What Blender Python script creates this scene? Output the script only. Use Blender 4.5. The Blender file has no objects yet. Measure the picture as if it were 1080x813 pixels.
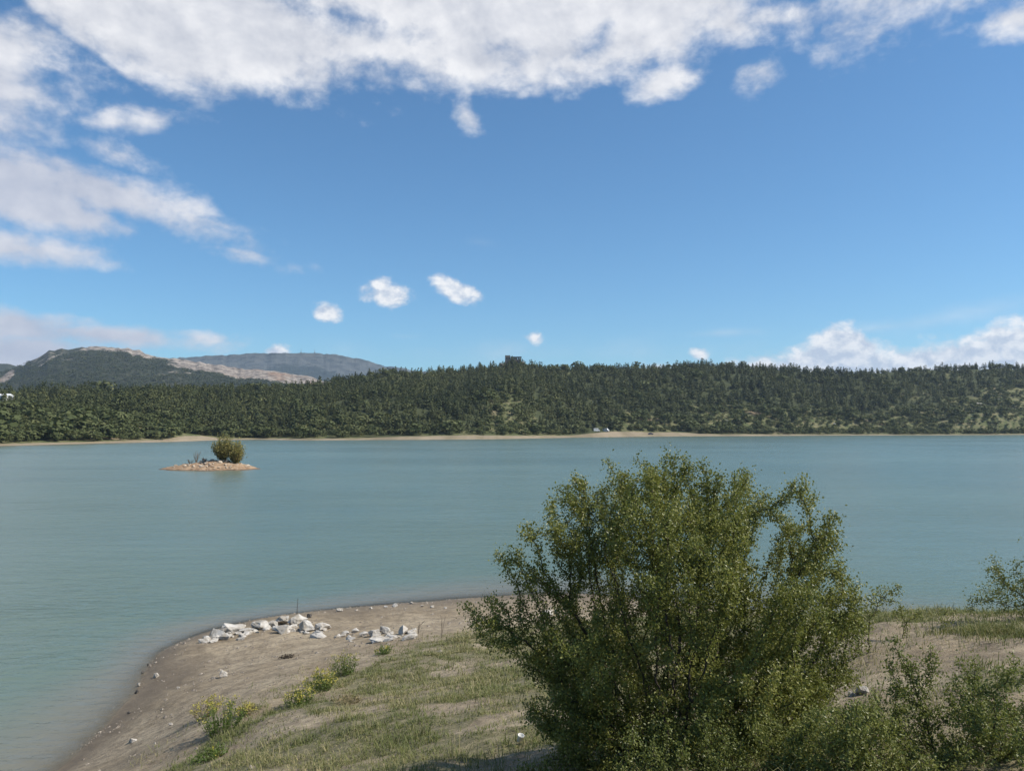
import bpy, bmesh, math, random
import numpy as np
from mathutils import Vector, kdtree

S = bpy.context.scene
C = S.collection
rng = np.random.default_rng(7)
random.seed(7)
R = math.radians

# ------------------------------------------------------------------ camera
F = 831.0                       # focal length in photo pixels (1080 wide)
CAMZ = 8.0                      # eye above the water
PITCH = math.atan(43.5 / F)
cd = bpy.data.cameras.new('camera')
cam = bpy.data.objects.new('camera', cd)
C.objects.link(cam)
cam.location = (0, 0, CAMZ)
cam.rotation_euler = (math.pi / 2 + PITCH, 0, 0)
cd.sensor_width = 36.0
cd.lens = 36.0 * F / 1080.0
cd.clip_start = 0.1
cd.clip_end = 30000
S.camera = cam
S.view_settings.view_transform = 'Standard'
S.view_settings.look = 'None'
S.view_settings.exposure = 0.32
S.view_settings.gamma = 1.0
S.view_settings.use_curve_mapping = False
S.render.engine = 'CYCLES'
S.cycles.max_bounces = 6
S.cycles.diffuse_bounces = 3
S.cycles.glossy_bounces = 3
S.cycles.transmission_bounces = 3
S.cycles.transparent_max_bounces = 8
S.cycles.volume_bounces = 0
S.cycles.sample_clamp_indirect = 6.0
S.cycles.use_denoising = True

SUN_EL, SUN_AZ = 47.0, 98.0     # azimuth from the view direction (+Y) towards +X
sl = bpy.data.lights.new('sun', 'SUN')
sl.energy = 4.9
sl.angle = R(0.55)
sl.color = (1.0, 0.94, 0.85)
sun = bpy.data.objects.new('sun', sl)
C.objects.link(sun)
sd = Vector((math.sin(R(SUN_AZ)) * math.cos(R(SUN_EL)), math.cos(R(SUN_AZ)) * math.cos(R(SUN_EL)), math.sin(R(SUN_EL))))
sun.rotation_euler = (-sd).to_track_quat('-Z', 'Y').to_euler()
SKY_STRENGTH = 0.095


def ray(px, py):
    xc = (px - 540.0) / F
    yc = (406.5 - py) / F
    return np.array([xc, math.cos(PITCH) - math.sin(PITCH) * yc, math.sin(PITCH) + math.cos(PITCH) * yc])


def azel(px, py):
    d = ray(px, py)
    d = d / np.linalg.norm(d)
    return math.atan2(d[0], d[1]), math.asin(d[2])


def at_z(px, py, z):
    d = ray(px, py)
    t = (z - CAMZ) / d[2]
    return np.array([0, 0, CAMZ]) + d * t


def at_y(px, py, Y):
    d = ray(px, py)
    return np.array([0, 0, CAMZ]) + d * (Y / d[1])


# ------------------------------------------------------------------ node helper
class NT:
    def __init__(self, tree):
        self.t = tree
        tree.nodes.clear()

    def n(self, kind, **kw):
        nd = self.t.nodes.new(kind)
        for k, v in kw.items():
            if k == 'inp':
                for ik, iv in v.items():
                    self.set(nd.inputs[ik], iv)
            else:
                setattr(nd, k, v)
        return nd

    def set(self, sock, v):
        if isinstance(v, bpy.types.NodeSocket):
            self.t.links.new(v, sock)
        else:
            if sock.type == 'RGBA' and not hasattr(v, '__len__'):
                v = (v, v, v, 1)
            if sock.type == 'RGBA' and len(v) == 3:
                v = (*v, 1)
            sock.default_value = v

    def m(self, op, a, b=0.0, c=0.0, clamp=False):
        nd = self.t.nodes.new('ShaderNodeMath')
        nd.operation = op
        nd.use_clamp = clamp
        self.set(nd.inputs[0], a)
        if op not in ('ABSOLUTE', 'SQRT', 'SINE', 'COSINE', 'ARCSINE'):
            self.set(nd.inputs[1], b)
        if op in ('MULTIPLY_ADD', 'SMOOTH_MAX', 'SMOOTH_MIN'):
            self.set(nd.inputs[2], c)
        return nd.outputs[0]

    def smooth(self, v, a, b, o0=0.0, o1=1.0):
        nd = self.t.nodes.new('ShaderNodeMapRange')
        nd.interpolation_type = 'SMOOTHSTEP'
        self.set(nd.inputs[0], v)
        self.set(nd.inputs[1], a)
        self.set(nd.inputs[2], b)
        self.set(nd.inputs[3], o0)
        self.set(nd.inputs[4], o1)
        return nd.outputs[0]

    def mix(self, f, a, b, blend='MIX'):
        nd = self.t.nodes.new('ShaderNodeMix')
        nd.data_type = 'RGBA'
        nd.blend_type = blend
        self.set(nd.inputs[0], f)
        self.set(nd.inputs[6], a)
        self.set(nd.inputs[7], b)
        return nd.outputs[2]

    def noise(self, vec, scale, detail=4, rough=0.55, dist=0.0, dims='3D'):
        nd = self.t.nodes.new('ShaderNodeTexNoise')
        nd.noise_dimensions = dims
        if vec is not None:
            self.set(nd.inputs['Vector'], vec)
        self.set(nd.inputs['Scale'], scale)
        self.set(nd.inputs['Detail'], detail)
        self.set(nd.inputs['Roughness'], rough)
        self.set(nd.inputs['Distortion'], dist)
        return nd.outputs[0]

    def comb(self, x, y, z):
        nd = self.t.nodes.new('ShaderNodeCombineXYZ')
        for i, v in enumerate((x, y, z)):
            self.set(nd.inputs[i], v)
        return nd.outputs[0]

    def attr(self, name):
        nd = self.t.nodes.new('ShaderNodeAttribute')
        nd.attribute_name = name
        return nd.outputs['Fac']

    def curve(self, v, pts):
        nd = self.t.nodes.new('ShaderNodeFloatCurve')
        self.set(nd.inputs['Value'], v)
        c = nd.mapping.curves[0]
        while len(c.points) < len(pts):
            c.points.new(0.5, 0.5)
        for p, q in zip(c.points, pts):
            p.location = q
            p.handle_type = 'AUTO_CLAMPED'
        nd.mapping.update()
        return nd.outputs[0]


# ------------------------------------------------------------------ world: Nishita sky + clouds at infinity
W = bpy.data.worlds.new('World')
S.world = W
W.use_nodes = True
w = NT(W.node_tree)
tc = w.n('ShaderNodeTexCoord').outputs['Generated']
sp = w.n('ShaderNodeSeparateXYZ', inp={0: tc})
X, Y, Z = sp.outputs
U = w.m('ARCTAN2', X, Y)
V = w.m('ARCSINE', Z)
sky = w.n('ShaderNodeTexSky', sky_type='NISHITA', sun_disc=False)
sky.sun_elevation = R(SUN_EL)
sky.sun_rotation = R(SUN_AZ)
sky.altitude = 300
sky.air_density = 1.0
sky.dust_density = 0.35
sky.ozone_density = 2.0

n1 = w.noise(w.comb(w.m('MULTIPLY', U, 1.0), w.m('MULTIPLY', V, 1.5), 3.1), 7.5, 10, 0.58, 0.12)
n2 = w.noise(w.comb(w.m('ADD', U, -0.012), w.m('MULTIPLY', w.m('ADD', V, -0.014), 1.5), 3.1), 7.5, 6, 0.56, 0.12)
nf = w.noise(w.comb(U, w.m('MULTIPLY', V, 1.3), 8.0), 38.0, 6, 0.6, 0.2)
UR = 0.66
un = w.m('MULTIPLY_ADD', U, 0.5 / UR, 0.5)
VS = 0.6                        # float curves carry elevation / VS


def edge(pts):
    out = []
    for px, py in pts:
        u, v = azel(px, py)
        out.append((u / (2 * UR) + 0.5, v / VS))
    c = w.curve(un, out)
    return w.m('MULTIPLY', c, VS)


def blob(px, py, rx, ry, tilt=0.0, amp=1.0):
    """soft ellipse round the direction of a photo pixel; radii in pixels"""
    u0, v0 = azel(px, py)
    du = w.m('SUBTRACT', U, u0)
    dv = w.m('SUBTRACT', V, v0)
    ct, st = math.cos(R(tilt)), math.sin(R(tilt))
    a = w.m('MULTIPLY_ADD', du, ct * F / rx, w.m('MULTIPLY', dv, st * F / rx))
    b = w.m('MULTIPLY_ADD', dv, ct * F / ry, w.m('MULTIPLY', du, -st * F / ry))
    r2 = w.m('MULTIPLY_ADD', a, a, w.m('MULTIPLY', b, b))
    return w.m('MULTIPLY', w.m('SUBTRACT', 1.0, w.m('SQRT', r2)), amp)      # 1 in the middle, 0 at the rim, negative outside


# top band: cloud above this line
top = edge([(-100, 20), (0, 12), (60, 58), (140, 86), (235, 122), (330, 104), (450, 106), (560, 98), (640, 92), (740, 78), (830, 62), (905, 66), (1000, 28), (1080, -14)])
m_top = w.m('MULTIPLY', w.m('SUBTRACT', V, top), F / 80.0)
m_top = w.m('MINIMUM', m_top, 0.85)
m_top = w.m('SUBTRACT', m_top, w.smooth(V, .62, .85, 0, 1.1))
m_top = w.m('SUBTRACT', m_top, w.smooth(w.m('ABSOLUTE', U), .75, 1.2, 0, 1.0))
for b in ((385, 22, 150, 22, -4, 0.75), (640, 26, 50, 26, 40, 0.5), (745, 42, 30, 40, 40, 0.40), (830, -5, 150, 18, 0, .55), (60, 50, 130, 18, -26, .7)):
    m_top = w.m('SUBTRACT', m_top, w.m('MAXIMUM', blob(*b), 0.0))
M = m_top
for b in ((5, 95, 80, 66, -20, .62), (-10, 185, 130, 34, -12, .75), (112, 158, 44, 16, -15, .55), (130, 208, 165, 26, -14, .85),
          (230, 236, 62, 13, -10, .5), (60, 222, 110, 18, -6, .55), (20, 262, 90, 14, -4, .5), (250, 265, 50, 8, -8, .32), (120, 130, 70, 14, 10, .4),
          (700, 90, 50, 24, 12, .7), (490, 120, 24, 17, -40, .45), (802, 74, 34, 18, 20, .5),
          (-20, 340, 160, 22, -2, .9), (100, 352, 120, 15, -2, .8), (20, 375, 130, 30, 0, .85),
          (1075, 20, 30, 16, 0, .35)):
    M = w.m('MAXIMUM', M, blob(*b))
a_soft = w.smooth(w.m('ADD', M, w.m('MULTIPLY', w.m('SUBTRACT', w.m('MULTIPLY_ADD', n1, .78, w.m('MULTIPLY', nf, .22)), 0.5), 2.5)), -0.08, 0.55, 0.0, 0.97)
# crisp cumulus: right bank and the little puffs
rt = edge([(-100, 460), (560, 460), (650, 398), (690, 380), (720, 382), (790, 372), (815, 366), (838, 362), (862, 343), (884, 332), (915, 344), (940, 360), (975, 355),
           (1008, 348), (1040, 340), (1052, 328), (1080, 330), (1110, 342), (1150, 430)])
m_rt = w.m('MULTIPLY', w.m('SUBTRACT', rt, V), F / 26.0)
for b in ((408, 311, 30, 16, -8, 1.15), (401, 302, 17, 14, 0, 1.0), (479, 307, 33, 14, -22, 1.15), (468, 299, 18, 11, -10, 1.0), (345, 330, 19, 13, -10, 1.1), (563, 357, 15, 9, -10, .7), (292, 370, 20, 9, 0, .9),
          (738, 374, 14, 9, 0, .9)):
    m_rt = w.m('MAXIMUM', m_rt, blob(*b))
m_rt = w.m('MINIMUM', m_rt, 0.9)
a_cum = w.smooth(w.m('ADD', m_rt, w.m('MULTIPLY', w.m('SUBTRACT', nf, 0.5), 1.6)), 0.02, 0.7)
# thin streaks low in the sky
thin = w.m('MAXIMUM', blob(760, 351, 90, 9, 0, .4), blob(930, 345, 120, 10, 4, .35))
for b in ((430, 355, 40, 8, 0, .35), (505, 255, 40, 9, -5, .22), (540, 372, 520, 22, 0, .3), (1000, 335, 120, 14, 8, .3)):
    thin = w.m('MAXIMUM', thin, blob(*b))
a_thin = w.smooth(w.m('ADD', thin, w.m('MULTIPLY', w.m('SUBTRACT', n1, 0.55), 1.0)), 0.0, 0.8, 0.0, 0.5)
# light and shade inside the clouds (denser away from the sun = greyer)
sh = w.m('MULTIPLY_ADD', w.m('SUBTRACT', n1, n2), 3.2, 0.60, clamp=True)
leftgrey = w.m('MAXIMUM', w.m('MAXIMUM', blob(0, 200, 330, 150, 0, .9), blob(30, 365, 260, 60, 0, 1.2)), 0.0, clamp=True)
soft_c = w.mix(sh, (0.46, 0.49, 0.57), (0.84, 0.84, 0.86))
soft_c = w.mix(leftgrey, soft_c, w.mix(sh, (0.38, 0.43, 0.56), (0.60, 0.62, 0.70)))
nf2 = w.noise(w.comb(w.m('ADD', U, -0.004), w.m('MULTIPLY', w.m('ADD', V, -0.008), 1.3), 8.0), 38.0, 4, 0.6, 0.2)
shc = w.m('MULTIPLY_ADD', w.m('SUBTRACT', nf, nf2), 3.6, 0.62, clamp=True)
basegrey = w.smooth(w.m('SUBTRACT', rt, V), 0.008, 0.05)
shc = w.m('MULTIPLY_ADD', basegrey, -0.35, shc, clamp=True)
cum_c = w.mix(shc, (0.46, 0.54, 0.67), (0.86, 0.87, 0.89))
col = w.mix(a_cum, soft_c, cum_c)
al = w.m('MAXIMUM', w.m('MAXIMUM', a_soft, a_cum), a_thin)
al = w.m('MULTIPLY', al, w.smooth(Z, -0.02, 0.01))
skyc = w.mix(1.0, sky.outputs[0], (0.62, 0.96, 1.15), 'MULTIPLY')
bg1 = w.n('ShaderNodeBackground', inp={0: skyc, 1: SKY_STRENGTH})
bg2 = w.n('ShaderNodeBackground', inp={0: col, 1: 0.90})
ms = w.n('ShaderNodeMixShader', inp={0: al, 1: bg1.outputs[0], 2: bg2.outputs[0]})
w.n('ShaderNodeOutputWorld', inp={0: ms.outputs[0]})


# ------------------------------------------------------------------ object helpers
def tag(o, label=None, cat=None, group=None, kind=None):
    if label: o['label'] = label
    if cat: o['category'] = cat
    if group: o['group'] = group
    if kind: o['kind'] = kind
    return o


def mesh_from(name, v, f, mats=(), attrs=None, smooth=False, midx=None):
    """v (N,3), f list of int arrays (each (M,3) or (M,4)) or one array"""
    if not isinstance(f, (list, tuple)):
        f = [f]
    me = bpy.data.meshes.new(name)
    v = np.asarray(v, dtype=np.float32)
    f = [np.asarray(a, dtype=np.int32) for a in f if len(a)]
    me.vertices.add(len(v))
    me.vertices.foreach_set('co', v.ravel())
    tot = np.concatenate([np.full(len(a), a.shape[1], dtype=np.int32) for a in f])
    loops = np.concatenate([a.ravel() for a in f])
    me.loops.add(len(loops))
    me.loops.foreach_set('vertex_index', loops)
    me.polygons.add(len(tot))
    me.polygons.foreach_set('loop_start', np.concatenate([[0], np.cumsum(tot)[:-1]]).astype(np.int32))
    me.polygons.foreach_set('loop_total', tot)
    if midx is not None:
        me.polygons.foreach_set('material_index', np.asarray(midx, dtype=np.int32))
    for m_ in mats:
        me.materials.append(m_)
    me.polygons.foreach_set('use_smooth', np.full(len(tot), bool(smooth)))
    for k, a in (attrs or {}).items():
        at = me.attributes.new(k, 'FLOAT', 'POINT')
        at.data.foreach_set('value', np.asarray(a, dtype=np.float32))
    me.update(calc_edges=True)
    me.validate()
    return me


def obj(name, me, parent=None, loc=(0, 0, 0)):
    o = bpy.data.objects.new(name, me)
    C.objects.link(o)
    o.location = loc
    if parent is not None:
        o.parent = parent
    return o


def empty(name, loc):
    o = bpy.data.objects.new(name, None)
    C.objects.link(o)
    o.location = loc
    o.empty_display_size = 0.3
    return o


def bm_obj(name, bm, mats, parent=None, loc=(0, 0, 0), smooth=False):
    me = bpy.data.meshes.new(name)
    bm.to_mesh(me)
    bm.free()
    for m_ in mats:
        me.materials.append(m_)
    if smooth:
        me.polygons.foreach_set('use_smooth', np.full(len(me.polygons), True))
    return obj(name, me, parent, loc)


# value noise
def _hash(ix, iy, seed):
    h = (ix.astype(np.int64) * 374761393 + iy.astype(np.int64) * 668265263 + seed * 974711) & 0x7fffffff
    h = ((h ^ (h >> 13)) * 1274126177) & 0x7fffffff
    return ((h ^ (h >> 16)) & 0xffff) / 65535.0


def vnoise(x, y, seed=0):
    ix, iy = np.floor(x), np.floor(y)
    fx, fy = x - ix, y - iy
    fx = fx * fx * (3 - 2 * fx)
    fy = fy * fy * (3 - 2 * fy)
    a, b = _hash(ix, iy, seed), _hash(ix + 1, iy, seed)
    c, d = _hash(ix, iy + 1, seed), _hash(ix + 1, iy + 1, seed)
    return (a + (b - a) * fx) * (1 - fy) + (c + (d - c) * fx) * fy


def fbm(x, y, seed=0, octv=4, gain=0.5):
    s, a, t = 0.0, 1.0, 0.0
    for k in range(octv):
        s = s + a * (vnoise(x * 2.03 ** k + 17.3 * k, y * 2.03 ** k - 9.1 * k, seed + k) - 0.5)
        t += a
        a *= gain
    return s / t * 2.0


def sstep(a, b, x):
    t = np.clip((x - a) / (b - a), 0, 1)
    return t * t * (3 - 2 * t)


# ------------------------------------------------------------------ terrain heights
near_cp = []
for px, py, z in ((60, 813, 0), (90, 785, 0), (112, 765, 0), (132, 742, 0), (145, 722, 0), (152, 705, 0), (165, 690, 0), (190, 677, 0), (215, 667, 0), (250, 657, 0),
                  (300, 649, 0), (350, 643, 0), (400, 638, 0), (450, 634, 0), (490, 631, 0), (540, 628, 0), (600, 626, 0),
                  (215, 674, .30), (290, 664, .45), (340, 665, .5), (230, 705, .55), (180, 740, .7), (140, 790, .7), (300, 690, .85), (400, 667, .95), (480, 652, .7),
                  (530, 645, .7), (200, 800, 2.1), (260, 745, 1.9), (340, 700, 1.45), (440, 680, 1.5), (500, 668, 1.6), (560, 690, 2.6), (500, 740, 3.5),
                  (400, 780, 3.6), (300, 765, 2.8), (400, 715, 2.2), (500, 813, 4.7), (300, 813, 3.4), (420, 740, 2.9), (690, 800, 4.9), (600, 760, 4.2),
                  (960, 672, 5.0), (1060, 664, 5.05), (900, 668, 4.75), (910, 728, 5.0), (1000, 720, 5.15), (1080, 720, 5.4), (1000, 813, 5.7), (830, 813, 5.35)):
    near_cp.append(at_z(px, py, z))
near_cp += [np.array(p, float) for p in (
    (0, 0, 6.35), (3, 1, 6.4), (-3, 0, 6.1), (0, -6, 6.7), (8, -4, 6.9), (-8, -6, 5.2), (0, -20, 7.5), (20, -15, 8), (-12, -20, 4), (40, 0, 8), (60, -30, 9),
    (-13, 12, 0), (-16, 4, 0), (-19, -8, 0), (-24, -25, 0), (-8, 5, 3.2), (-12, 0, 2),
    (-18, 20, -1.6), (-25, 10, -3), (-14, 27, -1.0), (-12, 36, -1.4), (-4, 42, -1.2), (3, 46, -1.5), (-30, 45, -4), (0, 60, -4), (25, 60, -4), (-35, 20, -4), (-45, -10, -4),
    (5, 31, .8), (9, 27, 1.7), (12, 34, 0), (18, 31, 0), (28, 30, 0), (45, 32, 0), (70, 30, 0), (14, 22, 2.2), (24, 24, 1.6), (20, 44, -2), (40, 48, -3),
    (9, 15.5, 4.4), (6, 17, 3.9), (13, 16, 4.3), (20, 16, 4.2), (5, 12.5, 4.6), (3, 14, 3.9), (70, 50, -4), (60, 15, 5), (25, 8, 6))]
near_cp = np.array(near_cp)


def tps_fit(P):
    n = len(P)
    d2 = ((P[:, None, :2] - P[None, :, :2]) ** 2).sum(-1)
    K = 0.5 * d2 * np.log(d2 + 1e-9)
    K[np.diag_indices(n)] = 0.0
    K += np.eye(n) * 0.6
    A = np.zeros((n + 3, n + 3))
    A[:n, :n] = K
    A[:n, n] = 1
    A[:n, n + 1:] = P[:, :2]
    A[n, :n] = 1
    A[n + 1:, :n] = P[:, :2].T
    b = np.zeros(n + 3)
    b[:n] = P[:, 2]
    return np.linalg.solve(A, b)


TPSW = tps_fit(near_cp)


def near_h(x, y):
    sh_ = x.shape
    x = x.ravel()
    y = y.ravel()
    out = np.full(x.shape, TPSW[-3]) + TPSW[-2] * x + TPSW[-1] * y
    for (cx, cy, _), wt in zip(near_cp, TPSW):
        d2 = (x - cx) ** 2 + (y - cy) ** 2
        out += wt * 0.5 * d2 * np.log(d2 + 1e-9)
    out = np.clip(out, -4.0, 10)
    land = sstep(0.5, 2.2, out)
    out = out + land * (fbm(x / 2.2, y / 2.2, 3, 4) * 0.16 + fbm(x / 0.45, y / 0.45, 9, 2) * 0.035)
    out = out + sstep(-0.5, 0.3, out) * (1 - land) * (fbm(x / 1.6, y / 1.6, 5, 3) * 0.05 + fbm(x / .35, y / .35, 6, 2) * .012)
    return out.reshape(sh_)


SHORE = np.array([(-400, 480), (-100, 474), (0, 470), (70, 468.5), (130, 467), (190, 465.5), (215, 464.5), (270, 463.5), (330, 464.2), (400, 463.7), (440, 463.6), (520, 463), (600, 461.4),
                  (660, 460.6), (720, 460), (800, 459.6), (900, 459), (1000, 458.8), (1080, 458.4), (1200, 458), (1500, 457)], float)
RIDGE = np.array([(-400, 420), (-60, 416), (0, 414), (100, 411), (200, 409), (280, 408), (330, 405), (360, 400), (385, 396), (405, 393), (450, 393), (500, 390), (530, 386), (545, 383), (560, 386),
                  (600, 388), (660, 388), (700, 387), (740, 384.5), (800, 387), (850, 391), (900, 393), (950, 391), (1000, 387), (1080, 386), (1200, 386), (1500, 395)], float)
RIDGE[:, 1] += np.interp(RIDGE[:, 0], [0, 330, 420, 600], [4.5, 3.5, 2.0, 1.5])
RD = np.array([(-400, 640), (0, 680), (250, 720), (380, 820), (540, 900), (700, 930), (900, 980), (1080, 1050), (1500, 1100)], float)
DROP = F * CAMZ


def far_params(x, y):
    px = 540 + F * x / np.maximum(y, 1.0)
    px = np.clip(px, -400, 1500)
    ds = DROP / (np.interp(px, SHORE[:, 0], SHORE[:, 1]) - 450.0)
    dr = np.interp(px, RD[:, 0], RD[:, 1])
    zr = CAMZ + dr * (450 - np.interp(px, RIDGE[:, 0], RIDGE[:, 1])) / F
    return px, ds, dr, zr


def far_h(x, y):
    px, ds, dr, zr = far_params(x, y)
    s = y - ds + fbm(x / 40.0, y / 40.0, 21, 3) * 5
    lake = np.maximum(-4.0, s * 0.06)
    beach = np.clip(s, 0, 20) * 0.075 + np.clip(s - 20, 0, 40) * 0.085
    t = np.clip((s - 50) / np.maximum(dr - ds - 50, 10), 0, 1)
    prof = t ** 0.92
    z = beach + (zr - 4.9) * prof
    z = z + fbm(x / 90.0, y / 90.0, 31, 4) * 9 * sstep(0.05, 0.3, t) * (1 - sstep(0.75, 1.0, t)) + fbm(x / 25.0, y / 25.0, 33, 3) * 1.2 * sstep(20, 60, s)
    back = np.maximum(y - dr, 0)
    z = z - 0.08 * np.minimum(back, 500)
    # scrub spur that comes down from the right edge
    spur_c = 940.0
    cx = (px - 1180) / 230.0
    spur = np.clip(1 - cx * cx, 0, 1) * np.exp(-((y - 800.0) / 75.0) ** 2) * 44
    z = np.where(s > 25, np.maximum(z, np.minimum(z, 3 + s * .3) * 0 + spur * sstep(10, 60, s)), z)
    return np.where(s < 0, lake, z)


def height(x, y):
    x = np.asarray(x, float)
    y = np.asarray(y, float)
    r = np.hypot(x, y)
    az = np.abs(np.arctan2(x, y))
    wn = 1 - sstep(60, 110, r)
    hn = near_h(x, y) if np.any(wn > 0) else np.zeros_like(x)
    hf = far_h(x, y)
    back = sstep(R(52), R(85), az)
    land = 7 + fbm(x / 80, y / 80, 55, 3) * 4
    hf = hf * (1 - back) + land * back
    return hn * wn + hf * (1 - wn)


def H1(x, y):
    return float(height(np.array([x]), np.array([y]))[0])


def hit(px, py, t0=2.0, t1=70.0):
    d = ray(px, py)
    t = np.linspace(t0, t1, 1400)
    z = CAMZ + d[2] * t
    below = z < height(d[0] * t, d[1] * t)
    i = int(np.argmax(below)) if below.any() else len(t) - 1
    return np.array([d[0] * t[i], d[1] * t[i], H1(d[0] * t[i], d[1] * t[i])])


# ------------------------------------------------------------------ materials
def mat(name):
    m_ = bpy.data.materials.new(name)
    m_.use_nodes = True
    return m_, NT(m_.node_tree)


def pbsdf(t, color, rough=0.9, normal=None, spec=0.25, **kw):
    b = t.n('ShaderNodeBsdfPrincipled')
    t.set(b.inputs['Base Color'], color)
    t.set(b.inputs['Roughness'], rough)
    t.set(b.inputs['Specular IOR Level'], spec)
    if normal is not None:
        t.set(b.inputs['Normal'], normal)
    for k, v in kw.items():
        t.set(b.inputs[k], v)
    return b.outputs[0]


def out(t, s, disp=None):
    o = t.n('ShaderNodeOutputMaterial')
    t.set(o.inputs[0], s)


def bump(t, h, dist=0.05, strength=1.0, normal=None):
    b = t.n('ShaderNodeBump')
    t.set(b.inputs['Height'], h)
    t.set(b.inputs['Distance'], dist)
    t.set(b.inputs['Strength'], strength)
    if normal is not None:
        t.set(b.inputs['Normal'], normal)
    return b.outputs[0]


def objco(t):
    return t.n('ShaderNodeTexCoord').outputs['Object']


# near ground: sand / gravel / turf
M_ground, t = mat('bank_soil')
P = objco(t)
gA, wA = t.attr('grass'), t.attr('wet')
nb = t.noise(P, 0.45, 5, 0.6)
ns = t.noise(P, 7.0, 6, 0.65)
nfine = t.noise(P, 38.0, 4, 0.7)
vor = t.n('ShaderNodeTexVoronoi', inp={'Vector': P, 'Scale': 17.0})
sand = t.mix(t.smooth(nb, .35, .65), (0.255, 0.202, 0.132), (0.36, 0.298, 0.208))
sand = t.mix(t.smooth(ns, .42, .7), sand, (0.175, 0.138, 0.097))
sand = t.mix(t.smooth(nfine, .55, .72), sand, (0.44, 0.40, 0.33))
sand = t.mix(t.m('MULTIPLY', t.smooth(vor.outputs['Distance'], .02, .3, 1, 0), .35), sand, t.mix(vor.outputs['Color'], (.17, .14, .1), (.52, .48, .41)))
mot = t.noise(P, 2.1, 5, .7)
sand = t.mix(1.0, sand, t.mix(t.smooth(mot, .35, .65), (.72, .70, .68), (1.12, 1.10, 1.06)), 'MULTIPLY')
wet = t.m('MULTIPLY', wA, t.smooth(ns, .2, .6, .75, 1.0))
sand = t.mix(wet, sand, t.mix(ns, (0.085, 0.064, 0.042), (0.165, 0.125, 0.083)))
turf = t.mix(t.smooth(ns, .35, .65), (0.12, 0.108, 0.056), (0.25, 0.208, 0.125))
turf = t.mix(t.smooth(nfine, .48, .72), turf, (0.105, 0.112, 0.05))
gm = t.smooth(t.m('ADD', gA, t.m('MULTIPLY', t.m('SUBTRACT', ns, .5), .9)), .35, .65)
colr = t.mix(gm, sand, turf)
hgt = t.m('ADD', t.m('MULTIPLY', ns, .6), t.m('MULTIPLY', nfine, .35))
rough = t.m('MULTIPLY_ADD', wA, -.35, .95)
out(t, pbsdf(t, colr, rough, bump(t, hgt, .06, .9), .25))

# far ground: forest floor / scrub slope / beach
M_hill, t = mat('hill_soil')
P = objco(t)
bA, sA = t.attr('beach'), t.attr('open')
nb = t.noise(P, .02, 5, .6)
ns = t.noise(P, .16, 6, .65)
c_for = t.mix(ns, (0.035, 0.045, 0.02), (0.07, 0.075, 0.035))
c_open = t.mix(t.smooth(ns, .38, .70), (0.085, 0.10, 0.04), (0.20, 0.175, 0.095))
c_open = t.mix(t.smooth(nb, .57, .7), c_open, (0.22, 0.165, 0.105))
c = t.mix(sA, c_for, c_open)
c_b = t.mix(t.smooth(t.noise(t.comb(t.n('ShaderNodeSeparateXYZ', inp={0: P}).outputs[0], 0.0, 0.0), .03, 4, .6), .38, .62), (0.31, 0.25, 0.175), (0.20, 0.165, 0.11))
c_b = t.mix(t.smooth(ns, .5, .68), c_b, (0.20, 0.17, 0.085))
c = t.mix(t.smooth(t.m('ADD', bA, t.m('MULTIPLY', t.m('SUBTRACT', ns, .5), .8)), .4, .6), c, c_b)
out(t, pbsdf(t, c, .95, bump(t, ns, 1.2, .8), .1))

# far mountains
M_mount, t = mat('mountain_ground')
P = objco(t)
rA = t.attr('rock')
nb = t.noise(P, .006, 6, .62)
ns = t.noise(P, .045, 6, .65)
veg = t.mix(t.smooth(ns, .35, .65), (0.026, 0.034, 0.020), (0.06, 0.062, 0.038))
rock = t.mix(t.smooth(ns, .35, .65), (0.11, 0.09, 0.075), (0.40, 0.34, 0.28))
rock = t.mix(t.smooth(nb, .54, .66), rock, (0.27, 0.175, 0.115))
f = t.smooth(t.m('ADD', rA, t.m('MULTIPLY', t.m('SUBTRACT', ns, .5), 1.3)), .42, .6)
out(t, pbsdf(t, t.mix(f, veg, rock), .95, bump(t, ns, 14, 1.0), .1))

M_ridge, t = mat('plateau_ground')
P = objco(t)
rA = t.attr('rock')  # on the plateau this masks the painted lit top
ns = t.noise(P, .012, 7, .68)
veg = t.mix(t.smooth(ns, .38, .62), (0.018, 0.026, 0.024), (0.032, 0.042, 0.036))  # dark tone of the lower slopes, cloud shadow put into the colour
rock = t.mix(t.smooth(ns, .35, .6), (0.03, 0.038, 0.04), (0.095, 0.098, 0.09))  # paler tone of the top, sunlit strip painted as bare rock
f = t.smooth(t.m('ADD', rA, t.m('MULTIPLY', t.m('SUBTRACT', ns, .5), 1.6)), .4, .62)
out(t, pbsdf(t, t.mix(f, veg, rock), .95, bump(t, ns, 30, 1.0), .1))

# water: turbid teal body, clear only in the shallows, rippled surface
M_water, t = mat('lake_water')
P = objco(t)
dep = t.attr('depth')
sx = t.n('ShaderNodeSeparateXYZ', inp={0: P})
swell = t.noise(P, .012, 4, .6)
body = t.mix(t.smooth(swell, .35, .65), (0.092, 0.136, 0.103), (0.110, 0.158, 0.121))
body = t.mix(t.smooth(dep, .0, 1.5), (0.150, 0.142, 0.108), body)
rip = t.noise(t.comb(t.m('MULTIPLY', sx.outputs[0], .55), sx.outputs[1], 0.0), 2.4, 4, .6, .6)
rip3 = t.noise(t.comb(t.m('MULTIPLY', sx.outputs[0], .35), sx.outputs[1], 9.0), .11, 5, .65, .4)
rip2 = t.noise(t.comb(t.m('MULTIPLY', sx.outputs[0], .4), sx.outputs[1], 4.0), .5, 4, .6, .4)
hw = t.m('ADD', t.m('MULTIPLY', rip, .10), t.m('MULTIPLY_ADD', rip3, .5, t.m('MULTIPLY', rip2, .20)))
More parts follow.
